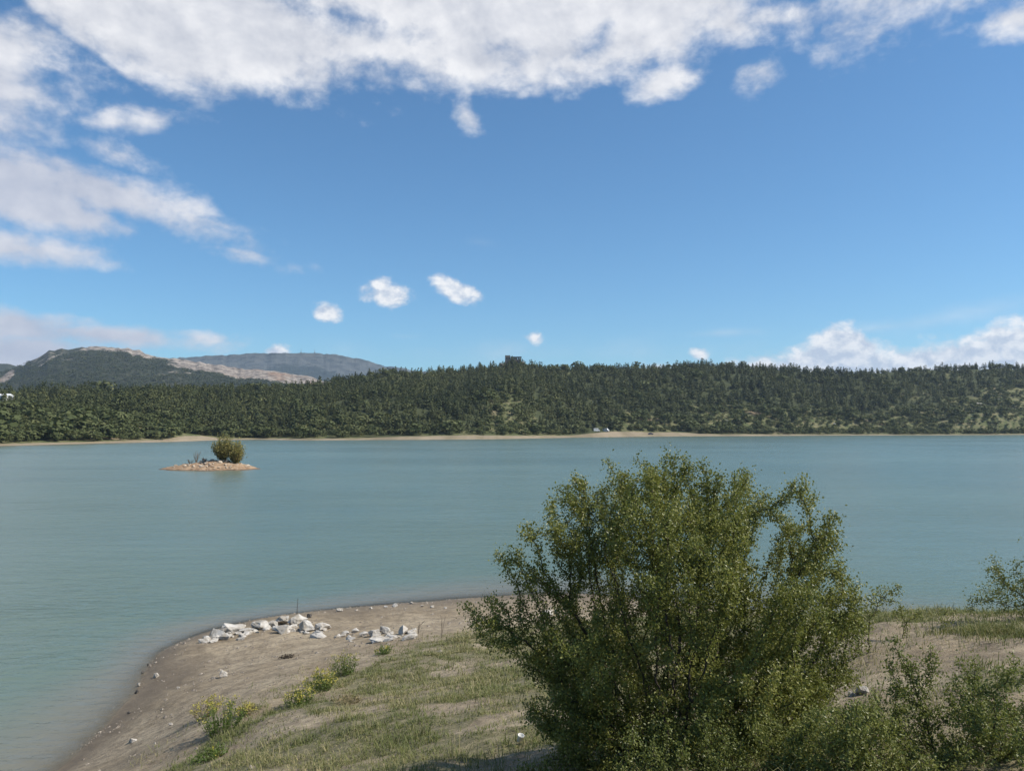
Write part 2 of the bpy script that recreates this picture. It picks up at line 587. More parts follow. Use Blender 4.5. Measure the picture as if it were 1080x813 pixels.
calm = t.smooth(t.noise(P, .03, 3, .5), .35, .65, .55, 1.0)
nrm = bump(t, hw, .8, calm)
wind = t.noise(t.comb(t.m('MULTIPLY', sx.outputs[0], .3), sx.outputs[1], 2.0), .03, 5, .65, .5)
surf = pbsdf(t, body, t.smooth(wind,   .35, .65, .19, .27), nrm, .5)
surf.node.inputs['IOR'].default_value = 1.33
tr = t.n('ShaderNodeBsdfTransparent', inp={0: (.97, .97, .95, 1)})
op = t.m('SUBTRACT', 1.0, t.m('POWER', 2.718, t.m('MULTIPLY', dep, -9.0)), clamp=True)
op = t.m('MULTIPLY_ADD', op, .82, .18)
ms = t.n('ShaderNodeMixShader', inp={0: op, 1: tr.outputs[0], 2: surf})
out(t, ms.outputs[0])


def leaf_mat(name, ramp, trans=0.35, rough=.5, spec=.3):
    """ramp: three colours, picked per leaf"""
    m_, t = mat(name)
    g = t.n('ShaderNodeNewGeometry')
    rnd = g.outputs['Random Per Island']
    tn = t.attr('tint')
    oi = t.n('ShaderNodeObjectInfo').outputs['Random']
    v = t.m('MULTIPLY_ADD', rnd, .45, t.m('MULTIPLY_ADD', tn, .45, t.m('MULTIPLY', oi, .10)))
    c = t.mix(t.smooth(v, .1, .5), ramp[0], ramp[1])
    c = t.mix(t.smooth(v, .5, .95), c, ramp[2])
    d = pbsdf(t, c, rough, None, spec)
    tl = t.n('ShaderNodeBsdfTranslucent', inp={0: t.mix(.5, c, (0.16, 0.18, 0.03))})
    ms = t.n('ShaderNodeMixShader', inp={0: trans, 1: d, 2: tl.outputs[0]})
    out(t, ms.outputs[0])
    return m_


M_leaf = leaf_mat('bush_leaf', ((0.085, 0.100, 0.024), (0.21, 0.220, 0.050), (0.36, 0.335, 0.095)), .37, .42, .4)
M_leaf2 = leaf_mat('shrub_leaf', ((0.09, 0.115, 0.028), (0.185, 0.205, 0.052), (0.30, 0.30, 0.09)), .40, .45, .4)
M_leaf3 = leaf_mat('herb_leaf', ((0.06, 0.10, 0.02), (0.11, 0.16, 0.03), (0.20, 0.20, 0.05)), .3)
M_flower = leaf_mat('yellow_flower', ((0.34, 0.30, 0.05), (0.42, 0.36, 0.07), (0.46, 0.42, 0.16)), .2)
M_straw = leaf_mat('dry_stalk', ((0.20, 0.15, 0.08), (0.30, 0.24, 0.13), (0.40, 0.34, 0.2)), .2, .7)
M_grass = leaf_mat('grass_blade', ((0.090, 0.115, 0.032), (0.165, 0.175, 0.060), (0.36, 0.305, 0.16)), .28, .6, .2)
M_pine = leaf_mat('pine_needles', ((0.028, 0.038, 0.017), (0.058, 0.068, 0.027), (0.120, 0.122, 0.044)), .08, .7, .12)
M_scrub = leaf_mat('scrub_leaf', ((0.048, 0.062, 0.026), (0.086, 0.100, 0.038), (0.155, 0.155, 0.065)), .15, .7, .12)
M_willow = leaf_mat('willow_leaf', ((0.19, 0.16, 0.055), (0.30, 0.255, 0.08), (0.40, 0.35, 0.12)), .35, .6)


def bark(name, a, b):
    m_, t = mat(name)
    P = objco(t)
    n_ = t.noise(P, 30, 4, .6)
    out(t, pbsdf(t, t.mix(n_, a, b), .9, bump(t, n_, .01), .15))
    return m_


M_bark = bark('bush_bark', (0.035, 0.027, 0.02), (0.10, 0.08, 0.06))
M_twig = bark('twig_bark', (0.10, 0.075, 0.055), (0.2, 0.16, 0.12))


def rock_mat(name, a, b, c, sc=2.2):
    m_, t = mat(name)
    g = t.n('ShaderNodeTexCoord').outputs['Object']
    oi = t.n('ShaderNodeObjectInfo').outputs['Random']
    P = t.n('ShaderNodeVectorMath', operation='ADD', inp={0: g, 1: t.comb(t.m('MULTIPLY', oi, 37), 0.0, 0.0)}).outputs[0]
    n_ = t.noise(P, sc, 6, .65)
    n2_ = t.noise(P, sc * 7, 5, .65)
    cc = t.mix(t.smooth(n_, .35, .65), a, b)
    cc = t.mix(t.smooth(n2_, .55, .75), cc, c)
    out(t, pbsdf(t, cc, .9, bump(t, t.m('ADD', n_, t.m('MULTIPLY', n2_, .5)), .06, .8), .2))
    return m_


M_rock = rock_mat('pale_limestone', (0.30, 0.265, 0.215), (0.54, 0.51, 0.46), (0.24, 0.205, 0.155))
M_stone = rock_mat('beach_stone', (0.36, 0.31, 0.25), (0.52, 0.48, 0.42), (0.22, 0.18, 0.14), 5)
M_gravel = rock_mat('gravel_stone', (0.17, 0.14, 0.11), (0.30, 0.26, 0.21), (0.40, 0.36, 0.30), 3)
M_dstone = rock_mat('wet_stone', (0.06, 0.055, 0.05), (0.11, 0.10, 0.09), (0.16, 0.14, 0.12), 5)
M_isl = rock_mat('islet_stone', (0.36, 0.27, 0.19), (0.54, 0.46, 0.36), (0.22, 0.15, 0.10), .9)
M_ruin = rock_mat('ruin_stone', (0.18, 0.14, 0.115), (0.27, 0.215, 0.175), (0.11, 0.085, 0.07), .25)


def flat_mat(name, colr, rough=.6, spec=.4, metal=0.0):
    m_, t = mat(name)
    n_ = t.noise(objco(t), 3.0, 4, .6)
    a = tuple(x * .85 for x in colr)
    out(t, pbsdf(t, t.mix(n_, a, colr), rough, None, spec, Metallic=metal))
    return m_


M_white = flat_mat('white_paint', (.78, .78, .76), .35)
M_blue = flat_mat('dark_blue_paint', (.02, .025, .09), .3)
M_glass = flat_mat('dark_window', (.02, .023, .027), .08, .6)
M_black = flat_mat('black_rubber', (.02, .02, .02), .8)
M_roof = flat_mat('dark_roof', (.06, .05, .05), .9)
M_mast = flat_mat('mast_steel', (.22, .22, .22), .5)
M_plastic = flat_mat('white_plastic', (.75, .75, .72), .4)
M_plaster = flat_mat('white_plaster', (.72, .71, .68), .8)

# ------------------------------------------------------------------ terrain sheets (rings round the standing point, finer near it)
af = np.linspace(-R(37), R(37), 640)
ab = np.linspace(R(37), 2 * math.pi - R(37), 150)[1:-1]
angs = np.concatenate([af, ab])
NA = len(angs)


def ring_sheet(radii):
    rr, aa = np.meshgrid(radii, angs, indexing='ij')
    x, y = rr * np.sin(aa), rr * np.cos(aa)
    nr = len(radii)
    i = np.arange(nr - 1)[:, None] * NA
    j = np.arange(NA)[None, :]
    j2 = (j + 1) % NA
    f_ = np.stack([i + j, i + j2, i + NA + j2, i + NA + j], -1).reshape(-1, 4)
    return x.ravel(), y.ravel(), f_[:, ::-1]


def grass_mask(x, y, z):
    th_ = np.interp(x, [-6.5, -3.2], [1.95, 1.2])
    m_ = sstep(0, .6, z - th_ + fbm(x / 1.3, y / 1.3, 41, 3) * .6)
    for px, py, rad in SANDY:
        p = hit(px, py)
        d = np.hypot((x - p[0]) * .8, y - p[1]) / rad * (1 + .9 * fbm(x / .5, y / .5, 47, 4))
        m_ = m_ * (1 - .9 * np.exp(-np.maximum(d, 0) ** 2))
    m_ = m_ * (0.35 + 0.65 * sstep(-.28, .10, fbm(x / 1.1, y / .8, 43, 4)))
    return m_


SANDY = [(940, 672, 1.1), (990, 678, 1.3), (1035, 690, 1.1), (960, 690, .9), (1010, 705, .8), (1060, 745, .7), (1075, 775, .5), (910, 728, .45), (895, 735, .4),
         (905, 668, .8), (505, 742, .45), (440, 725, .3), (330, 765, .3), (290, 770, .35), (470, 713, .35), (355, 752, .3), (540, 698, .35), (240, 795, .4)]

r_near = np.concatenate([[0.25], np.geomspace(0.5, 150, 430)])
x, y, f_ = ring_sheet(r_near)
z = height(x, y)
wet = (1 - sstep(.10, .62, z + fbm(x / 2.5, y / 2.5, 61, 3) * .22)) * (.30 + .5 * sstep(-.06, .05, z))
ground = obj('ground', mesh_from('ground', np.c_[x, y, z], f_, (M_ground,), {'grass': grass_mask(x, y, z), 'wet': wet}, True))
tag(ground, 'sandy lake bank with thin dry turf sloping to the water', None, None, 'structure')

r_far = np.concatenate([np.linspace(150, 300, 12)[:-1], np.linspace(300, 1150, 330), np.geomspace(1160, 2300, 24)])
r_far[0] = r_near[-1]
x, y, f_ = ring_sheet(r_far)
z = height(x, y)
px, ds, dr, zr = far_params(x, y)
s = y - ds + fbm(x / 40.0, y / 40.0, 21, 3) * 5


def open_mask(px, s, x, y, dr, ds):
    t_ = s / np.maximum(dr - ds, 50)
    lim = np.interp(px, [-400, 0, 150, 260, 420, 480, 620, 700, 760, 850, 950, 1010, 1080, 1500], [.42, .42, .36, .16, .08, .06, .08, .22, .44, .40, .32, .5, .85, .85])
    v = lim + fbm(x / 45, y / 45, 71, 3) * .12
    base = 1 - sstep(-.05, .05, t_ - v)
    gl = sstep(.30, .5, fbm(x / 60, y / 60, 77, 3)) * .8
    return np.clip(np.maximum(base, gl), 0, 1)


bw = np.interp(px, [-400, 0, 90, 170, 195, 215, 235, 300, 380, 420, 500, 600, 640, 700, 760, 860, 960, 1080], [9, 9, 9, 13, 34, 30, 10, 9, 11, 22, 30, 16, 48, 42, 18, 11, 7, 9])
beach = 1 - sstep(.8, 1.15, s / bw)
hills = obj('hills', mesh_from('hills', np.c_[x, y, z], f_, (M_hill,), {'beach': beach, 'open': open_mask(px, s, x, y, dr, ds)}, True))
tag(hills, 'wooded hills rising behind the tan far shore', None, None, 'structure')

r_w = np.concatenate([np.geomspace(9, 90, 210), np.geomspace(92, 300, 30), np.geomspace(306, 1150, 90)])
x, y, f_ = ring_sheet(r_w)
z = height(x, y)
keep = np.arctan2(x, y)
dpt = np.maximum(-z, 0)
fz = z[f_].min(1) < .25
wat = mesh_from('water', np.c_[x, y, np.zeros_like(x)], f_[fz], (M_water,), {'depth': dpt}, True)
water = obj('water', wat)
tag(water, 'teal rippled lake water', None, None, 'structure')


# ------------------------------------------------------------------ mountains
def mountain(name, sil, Yf, Yr, Yb, base_z, material, rockfn, label, rough_amp, seed, pxr, n=(420, 90)):
    sil = np.array(sil, float)
    pxs = np.linspace(pxr[0], pxr[1], n[0])
    tv = np.concatenate([np.linspace(0, 1, n[1]), np.linspace(1, 2, n[1] // 3)[1:]])
    pg, tg = np.meshgrid(pxs, tv, indexing='ij')
    Yv = np.where(tg <= 1, Yf + (Yr - Yf) * tg, Yr + (Yb - Yr) * (tg - 1))
    x = (pg - 540) / F * Yv
    ry = np.interp(pg, sil[:, 0], sil[:, 1]) + fbm(pg / 7.0, pg * 0, seed + 5, 4) * 1.5
    zr = CAMZ + Yr * (450 - ry) / F
    prof = np.where(tg <= 1, tg ** 1.15, 1 - .8 * (tg - 1))
    gul = fbm(x / (Yr * .035), Yv / (Yr * .09), seed, 5)
    z = base_z + (zr - base_z) * prof + gul * rough_amp * np.clip(1 - np.abs(tg - 0.55) / .45, 0, 1)
    m_, k = len(pxs), len(tv)
    i = np.arange(m_ - 1)[:, None] * k
    j = np.arange(k - 1)[None, :]
    f_ = np.stack([i + j, i + k + j, i + k + j + 1, i + j + 1], -1).reshape(-1, 4)
    me = mesh_from(name, np.c_[x.ravel(), Yv.ravel(), z.ravel()], f_, (material,), {'rock': rockfn(pg, tg, x, Yv).ravel()}, True)
    o = obj(name, me)
    tag(o, label, None, None, 'structure')
    return (pg, tg, x, Yv, z)


def rock_a(px, t, x, y):
    cap = sstep(.81, .93, t + fbm(x / 120, y / 300, 83, 3) * .12) * np.interp(px, [20, 45, 80, 95, 150, 160, 190, 330], [.3, .42, .36, .66, .78, .5, .42, .66])
    strip = np.interp(px, [160, 185, 230, 330, 350], [0, .6, 1, 1, .3]) * sstep(.70, .86, t)
    pat = .55 * sstep(.25, .5, fbm(x / 160, y / 200, 85, 3)) * sstep(.4, .8, t)
    streak = .8 * (1 - sstep(4, 10, np.abs(px - 2 - (t - .75) * 60))) * sstep(.70, .74, t) * (px < 14)
    return np.clip(np.maximum(np.maximum(cap, strip), np.maximum(pat, streak)), 0, 1)


mtA = mountain('mountain', [(-200, 372), (-90, 378), (0, 393), (15, 389), (22, 386), (32, 380), (40, 376), (50, 370), (62, 368), (72, 368), (84, 367), (95, 365), (120, 366.5), (146, 368.5),
                            (153, 374), (170, 376), (190, 379), (215, 383), (250, 388), (290, 392), (318, 396), (345, 402), (400, 412)], 1500, 2600, 3600, 20, M_mount, rock_a,
               'rocky limestone topped mountain with dark wooded slopes at left', 26, 91, (-200, 400))
mountain('far_hill', [(-200, 378), (-60, 379), (-10, 382), (6, 384), (20, 386.5), (40, 392)], 2600, 3500, 4200, 20, M_mount, lambda p, t, x, y: sstep(.2, .6, fbm(x / 200, y / 200, 87, 3)) * .5,
         'low hill beyond the mountain at the left edge', 20, 95, (-200, 60), (160, 40))


def lit_top(px, t, x, y):  # tone mask: painted sunlit top above painted cloud shadow
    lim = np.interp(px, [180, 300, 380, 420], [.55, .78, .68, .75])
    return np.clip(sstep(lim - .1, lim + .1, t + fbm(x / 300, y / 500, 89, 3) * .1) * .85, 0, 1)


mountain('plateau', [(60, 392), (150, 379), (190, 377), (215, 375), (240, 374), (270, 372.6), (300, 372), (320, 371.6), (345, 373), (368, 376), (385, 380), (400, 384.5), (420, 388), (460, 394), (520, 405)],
         4200, 6000, 7200, 40, M_ridge, lit_top, 'flat topped blue grey plateau behind the mountain', 14, 97, (60, 520), (360, 80))

# ------------------------------------------------------------------ haze: one box of thin air over the whole place
bm = bmesh.new()
bmesh.ops.create_cube(bm, size=1.0)
hz = bm_obj('haze', bm, ())
hz.scale = (12000, 10200, 480)
hz.location = (0, 2600, 480 / 2 - 6)
Mh, t = mat('thin_haze')
pv = t.n('ShaderNodeVolumePrincipled')
pv.inputs['Color'].default_value = (.66, .82, 1.0, 1)
pv.inputs['Density'].default_value = 6.5e-5
pv.inputs['Anisotropy'].default_value = 0.2
o_ = t.n('ShaderNodeOutputMaterial')
t.t.links.new(pv.outputs[0], o_.inputs['Volume'])
hz.data.materials.append(Mh)
hz['kind'] = 'stuff'
hz.display_type = 'WIRE'


# ------------------------------------------------------------------ tree meshes for the far shore
def quads(c, nrm, size, spin=None, aspect=None, g=rng):
    """irregular quads at centres c, facing nrm"""
    n_ = len(c)
    nrm = nrm / (np.linalg.norm(nrm, axis=1, keepdims=True) + 1e-9)
    ref = g.normal(size=(n_, 3))
    u = np.cross(nrm, ref)
    u /= np.linalg.norm(u, axis=1, keepdims=True) + 1e-9
    v = np.cross(nrm, u)
    size = np.broadcast_to(size, (n_,))[:, None]
    asp = (aspect if aspect is not None else np.ones(n_))[:, None]
    k = g.uniform(.6, 1.25, (4, n_, 1))
    p = np.stack([c - u * size * k[0], c - v * size * asp * k[1], c + u * size * k[2], c + v * size * asp * k[3]], 1)
    f_ = np.arange(n_ * 4).reshape(-1, 4)
    return p.reshape(-1, 3), f_


def pine_variant(seed, n_=95):
    g = np.random.default_rng(seed)
    tt = g.uniform(0, 1, n_) ** 1.0
    wide = g.uniform(.22, .33)
    pw = g.uniform(.32, .60)
    lev = .10 + .9 * tt
    lobes = 1 + .25 * np.sin(tt * g.uniform(18, 30) + g.uniform(0, 6))
    rad = wide * (1 - tt) ** pw * lobes * np.minimum(1, .45 + tt * 2.2)
    a = g.uniform(0, 2 * math.pi, n_)
    rr = rad * g.uniform(.25, 1.0, n_) ** .6 * (1 + .3 * np.sin(a * 2 + seed))
    c = np.c_[rr * np.cos(a), rr * np.sin(a), lev - rr * .25]
    nr = np.c_[np.cos(a), np.sin(a), g.uniform(.2, 1.4, n_)]
    p, f_ = quads(c, nr + g.normal(size=(n_, 3)) * .35, .038 + .045 * (1 - tt), None, None, g)
    top_ = np.array([[-.022, 0, .93], [.022, .0, .94], [0, 0, 1.04]])
    tr_ = np.array([[-.014, 0, 0], [.014, 0, 0], [.008, 0, .6], [-.008, 0, .6], [0, -.014, 0], [0, .014, 0], [0, .008, .6], [0, -.008, .6]])
    n0 = len(p)
    return np.r_[p, tr_], np.r_[f_, [[n0, n0 + 1, n0 + 2, n0 + 3], [n0 + 4, n0 + 5, n0 + 6, n0 + 7]]], np.r_[np.zeros(len(f_)), [1, 1]].astype(int)


def shrub_variant(seed, n_=130):
    g = np.random.default_rng(seed)
    k = g.integers(3, 6)
    lc = np.c_[g.uniform(-.28, .28, k), g.uniform(-.28, .28, k), g.uniform(.25, .62, k)]
    lr = g.uniform(.22, .40, k)
    which = g.integers(0, k, n_)
    d = g.normal(size=(n_, 3))
    d /= np.linalg.norm(d, axis=1, keepdims=True)
    d[:, 2] = np.where(d[:, 2] < -.5, -d[:, 2], d[:, 2])
    c = lc[which] + d * (lr[which] * g.uniform(.6, 1.05, n_) ** .5)[:, None]
    c[:, 2] = np.maximum(c[:, 2], .02)
    p, f_ = quads(c, d + g.normal(size=(n_, 3)) * .5 + np.array([0, 0, .3]), g.uniform(.05, .10, n_) * (1.6 if n_ < 40 else 1), None, None, g)
    return p, f_, np.zeros(len(f_), int)


PV = [pine_variant(100 + i) for i in range(8)]
SV = [shrub_variant(200 + i) for i in range(8)]


def join_trees(name, variants, mats, P, hgt, wid, tint, g):
    vs, fs, mi, tn = [], [], [], []
    off = 0
    kk = g.integers(0, len(variants), len(P))
    rot = g.uniform(0, 2 * math.pi, len(P))
    for vi, (p, f_, m_) in enumerate(variants):
        idx = np.nonzero(kk == vi)[0]
        if not len(idx):
            continue
        ca, sa = np.cos(rot[idx])[:, None], np.sin(rot[idx])[:, None]
        w_, h_ = wid[idx][:, None], hgt[idx][:, None]
        X_ = (p[None, :, 0] * ca - p[None, :, 1] * sa) * w_ + P[idx, 0][:, None]
        Y_ = (p[None, :, 0] * sa + p[None, :, 1] * ca) * w_ + P[idx, 1][:, None]
        Z_ = p[None, :, 2] * h_ + P[idx, 2][:, None]
        vs.append(np.stack([X_, Y_, Z_], -1).reshape(-1, 3))
        fs.append((f_[None] + (off + np.arange(len(idx)) * len(p))[:, None, None]).reshape(-1, 4))
        mi.append(np.tile(m_, len(idx)))
        tn.append(np.repeat(tint[idx], len(p)))
        off += len(idx) * len(p)
    return mesh_from(name, np.concatenate(vs), np.concatenate(fs), mats, {'tint': np.concatenate(tn)}, False, np.concatenate(mi))


# where trees stand
g = np.random.default_rng(11)
NT_ = 34000
pxs = g.uniform(-70, 1150, NT_)
dsv = DROP / (np.interp(pxs, SHORE[:, 0], SHORE[:, 1]) - 450)
drv = np.interp(pxs, RD[:, 0], RD[:, 1])
sv = g.uniform(0, 1, NT_)
yv = np.sqrt(dsv ** 2 + sv * ((drv + 35) ** 2 - dsv ** 2))
xv = (pxs - 540) / F * yv
zv = height(xv, yv)
ss_ = yv - dsv + fbm(xv / 40.0, yv / 40.0, 21, 3) * 5
op_ = open_mask(pxs, ss_, xv, yv, drv, dsv)
bwv = np.interp(pxs, [-400, 0, 90, 170, 195, 215, 235, 300, 380, 420, 500, 600, 640, 700, 760, 860, 960, 1080], [9, 9, 9, 13, 34, 30, 10, 9, 11, 22, 30, 16, 48, 42, 18, 11, 7, 9])
area = .5 * (1220 / F) * (np.mean((drv + 35) ** 2 - dsv ** 2))
spacing_keep = g.uniform(0, 1, NT_)
is_p = (op_ < .5) & (ss_ > bwv + 12) & (spacing_keep < .34 * sstep(-.80, -.30, fbm(xv / 28, yv / 40, 109, 3)))
is_s = (op_ >= .5) & (ss_ > bwv * 1.05 + 2) & (spacing_keep < np.where(ss_ < bwv + 35, .62, .42))
# understorey bushes along the foot of the pines
is_s |= (op_ < .5) & (ss_ > bwv + 20) & (spacing_keep > .92) & (fbm(xv / 50, yv / 50, 79, 3) > -.05)
is_s |= (~is_p) & (ss_ > bwv + 14) & (spacing_keep < .36) & (fbm(xv / 28, yv / 40, 109, 3) < -.15)
is_s |= (op_ >= .5) & (ss_ > bwv + 35) & (spacing_keep > .42) & (spacing_keep < .46)
is_s |= (op_ < .5) & (ss_ > bwv + 4) & (ss_ < bwv + 26) & (spacing_keep > .6) & (spacing_keep < .9)
Pp = np.c_[xv, yv, zv][is_p]
Ps = np.c_[xv, yv, zv][is_s]
pp, spx = pxs[is_p], pxs[is_s]
hp = g.gamma(10, .78, len(Pp)).clip(4.0, 12.5) * np.interp(Pp[:, 1] - np.interp(pp, RD[:, 0], RD[:, 1]), [-200, -20, 20], [1, .9, .8])
hp *= 1 + .38 * fbm(Pp[:, 0] / 45, Pp[:, 1] / 45, 107, 3)
wp = hp * g.uniform(.75, 1.25, len(Pp)) + 1.6
tp = np.clip(.5 + fbm(Pp[:, 0] / 38, Pp[:, 1] / 70, 101, 3) * .8 + g.normal(size=len(Pp)) * .17, 0, 1)
hs = g.gamma(3.2, 1.05, len(Ps)) * np.interp(spx, [0, 250, 700, 1100], [.95, 1.0, 1.0, .9]) + 1.0
ws = hs * g.uniform(1.1, 1.8, len(Ps))
ts = np.clip(.5 + fbm(Ps[:, 0] / 40, Ps[:, 1] / 40, 103, 3) * .55 + g.normal(size=len(Ps)) * .2, 0, 1)
Pp[:, 2] -= .2
Ps[:, 2] -= .25

# the ones that show most become things of their own
rdp = np.interp(pp, RD[:, 0], RD[:, 1])
inview = (pp > 0) & (pp < 1080)
sky_line = np.nonzero(inview & (Pp[:, 1] > rdp - 22) & (Pp[:, 1] < rdp + 6) & (pp > 345))[0]
sky_line = sky_line[np.argsort(-(CAMZ - 0 + (Pp[sky_line, 2] + hp[sky_line] - CAMZ) / Pp[sky_line, 1] * 1000))][:130]
front = np.nonzero(inview)[0]
front = front[np.argsort((Pp[front, 1] - np.interp(pp[front], SHORE[:, 0], DROP / (SHORE[:, 1] - 450))))]
front = np.array([i for i in front if i not in set(sky_line)])[:165]
ind_p = np.concatenate([sky_line, front])
ins = np.nonzero((spx > 0) & (spx < 1080))[0]
ind_s = ins[np.argsort(-(hs[ins] * 2 / Ps[ins, 1] - np.maximum(Ps[ins, 1] - DROP / (np.interp(spx[ins], SHORE[:, 0], SHORE[:, 1]) - 450) - 70, 0) * 2e-5))][:290]

rest_p = np.setdiff1d(np.arange(len(Pp)), ind_p)
rest_s = np.setdiff1d(np.arange(len(Ps)), ind_s)
fo = obj('pine_forest', join_trees('pine_forest', PV, (M_pine, M_bark), Pp[rest_p], hp[rest_p], wp[rest_p], tp[rest_p], g))
tag(fo, 'dense dark pine forest covering the hill across the lake', 'forest', None, 'stuff')
sc_ = obj('scrub', join_trees('scrub', SV, (M_scrub,), Ps[rest_s], hs[rest_s], ws[rest_s], ts[rest_s], g))
tag(sc_, 'olive scrub spread over the open slopes of the far shore', 'scrub', None, 'stuff')

SEG = [(150, 'left of the islet'), (285, 'behind the islet'), (400, 'just right of the islet'), (520, 'below the low left end of the ridge'), (615, 'below the ruined building'),
       (715, 'behind the cove with the vans'), (840, 'right of the sandy cove'), (960, 'below the dip in the right skyline'), (2000, 'near the right end of the far shore')]
SKYSEG = [(440, 'at the low left end of the ridge'), (526, 'just left of the ruined building'), (620, 'just right of the ruined building'), (720, 'above the sandy cove'), (800, 'on the highest hump of the ridge'),
          (940, 'in the dip of the ridge at right'), (2000, 'at the right end of the ridge')]


def seg(px, table):
    for lim, nm in table:
        if px < lim:
            return nm


pm = [mesh_from('crown', p[:-8], f_[:-2], (M_pine,), {'tint': np.full(len(p) - 8, tn_)}) for (p, f_, m_), tn_ in zip(PV, (.3, .55, .4, .7, .25, .5, .6, .45))]
ptr = mesh_from('trunk', PV[0][0][-8:], np.array([[0, 1, 2, 3], [4, 5, 6, 7]]), (M_bark,))
smh = [mesh_from('shore_shrub', p, f_, (M_scrub,), {'tint': np.full(len(p), tn_)}, False, m_) for (p, f_, m_), tn_ in zip(SV, (.3, .45, .6, .35, .7, .5, .8, .4))]
skyset = set(sky_line.tolist())
for i in ind_p:
    o = empty('pine_tree', Pp[i])
    obj('crown', pm[i % 8], o)
    obj('trunk', ptr, o)
    o.rotation_euler.z = random.uniform(0, 6.28)
    o.scale = (wp[i], wp[i], hp[i])
    if i in skyset:
        nm = seg(pp[i], SKYSEG)
        tag(o, 'dark pine against the sky ' + nm, 'tree', 'skyline pines ' + nm)
    else:
        nm = seg(pp[i], SEG)
        tag(o, 'dark pine in the far front row ' + nm, 'tree', 'front row pines ' + nm)
for i in ind_s:
    o = obj('shore_shrub', smh[i % 8], None, Ps[i])
    o.rotation_euler.z = random.uniform(0, 6.28)
    o.scale = (ws[i], ws[i], hs[i])
    nm = seg(spx[i], SEG)
    tag(o, 'olive green shrub on the far shore ' + nm, 'shrub', 'far shore shrubs ' + nm)

# woodland on the mountain slopes
pg, tg, xg, yg, zg = mtA
g = np.random.default_rng(13)
ii = g.integers(0, pg.shape[0], 26000)
jj = g.integers(0, 90, 26000)
ok = (rock_a(pg, tg, xg, yg)[ii, jj] < .35) & (pg[ii, jj] > -90) & (g.uniform(0, 1, len(ii)) < .8) & (tg[ii, jj] > .12)
ii, jj = ii[ok], jj[ok]
Pm = np.c_[xg[ii, jj] + g.normal(size=len(ii)) * 3, yg[ii, jj] + g.uniform(-6, 6, len(ii)), zg[ii, jj] - 1]
hm = g.uniform(5, 10, len(ii))
SVm = [shrub_variant(300 + i, 16) for i in range(6)]
SVm = [(np.c_[p[:, :2] * 1.0, p[:, 2]], f_, m_) for p, f_, m_ in SVm]
tm = np.clip(.35 + fbm(Pm[:, 0] / 150, Pm[:, 1] / 150, 105, 3) * .4 + g.normal(size=len(Pm)) * .1, 0, 1)
wo = obj('mountain_woodland', join_trees('mountain_woodland', SVm, (M_pine,), Pm, hm, hm * 1.5, tm, g))
tag(wo, 'dark woodland covering the slopes of the limestone mountain', 'woodland', None, 'stuff')
#==PART2==
# ------------------------------------------------------------------ helpers for the far shore and the bank
def far_pt(px, s_):
    d_ = DROP / (np.interp(px, SHORE[:, 0], SHORE[:, 1]) - 450) + s_
    x_ = (px - 540) / F * d_
    return Vector((x_, d_, H1(x_, d_)))


def tubes(segs, sides=5, cap=True):
    """segs: list of (p0, p1, r0, r1) -> verts, quads"""
    segs = list(segs)
    p0 = np.array([s_[0] for s_ in segs], float)
    p1 = np.array([s_[1] for s_ in segs], float)
    r0 = np.array([s_[2] for s_ in segs])[:, None, None]
    r1 = np.array([s_[3] for s_ in segs])[:, None, None]
    d = p1 - p0
    d /= np.linalg.norm(d, axis=1, keepdims=True) + 1e-9
    ref = np.where(np.abs(d[:, 2:3]) > .9, np.array([[1., 0, 0]]), np.array([[0, 0, 1.]]))
    u = np.cross(d, ref)
    u /= np.linalg.norm(u, axis=1, keepdims=True)
    v = np.cross(d, u)
    a = np.arange(sides) * 2 * math.pi / sides
    ring = u[:, None] * np.cos(a)[None, :, None] + v[:, None] * np.sin(a)[None, :, None]
    V_ = np.concatenate([p0[:, None] + ring * r0, p1[:, None] + ring * r1], 1)
    n_ = len(segs)
    k = np.arange(sides)
    f_ = np.stack([k, (k + 1) % sides, sides + (k + 1) % sides, sides + k], -1)
    f_ = (f_[None] + (np.arange(n_) * 2 * sides)[:, None, None]).reshape(-1, 4)
    return V_.reshape(-1, 3), f_


def colonize(att, roots, step, infl, kill, iters, g):
    nodes = [np.array(r_, float) for r_ in roots]
    par = [-1] * len(nodes)
    att = np.array(att, float)
    best = np.full(len(att), 1e9)
    who = np.zeros(len(att), int)
    alive = np.ones(len(att), bool)
    new = list(range(len(nodes)))
    for it in range(iters):
        for i in new:
            d = np.linalg.norm(att - nodes[i], axis=1)
            m_ = d < best
            best[m_] = d[m_]
            who[m_] = i
        alive &= best > kill
        act = alive & (best < infl)
        if not act.any():
            break
        ids = np.nonzero(act)[0]
        dirs = att[ids] - np.array([nodes[k] for k in who[ids]])
        dirs /= np.linalg.norm(dirs, axis=1, keepdims=True)
        acc = {}
        for k, d in zip(who[ids], dirs):
            acc[k] = acc.get(k, 0) + d
        new = []
        for k, d in acc.items():
            d = d / (np.linalg.norm(d) + 1e-9) + g.normal(size=3) * .22
            d = d / (np.linalg.norm(d) + 1e-9)
            nodes.append(nodes[k] + d * step)
            par.append(k)
            new.append(len(nodes) - 1)
    return np.array(nodes), np.array(par)


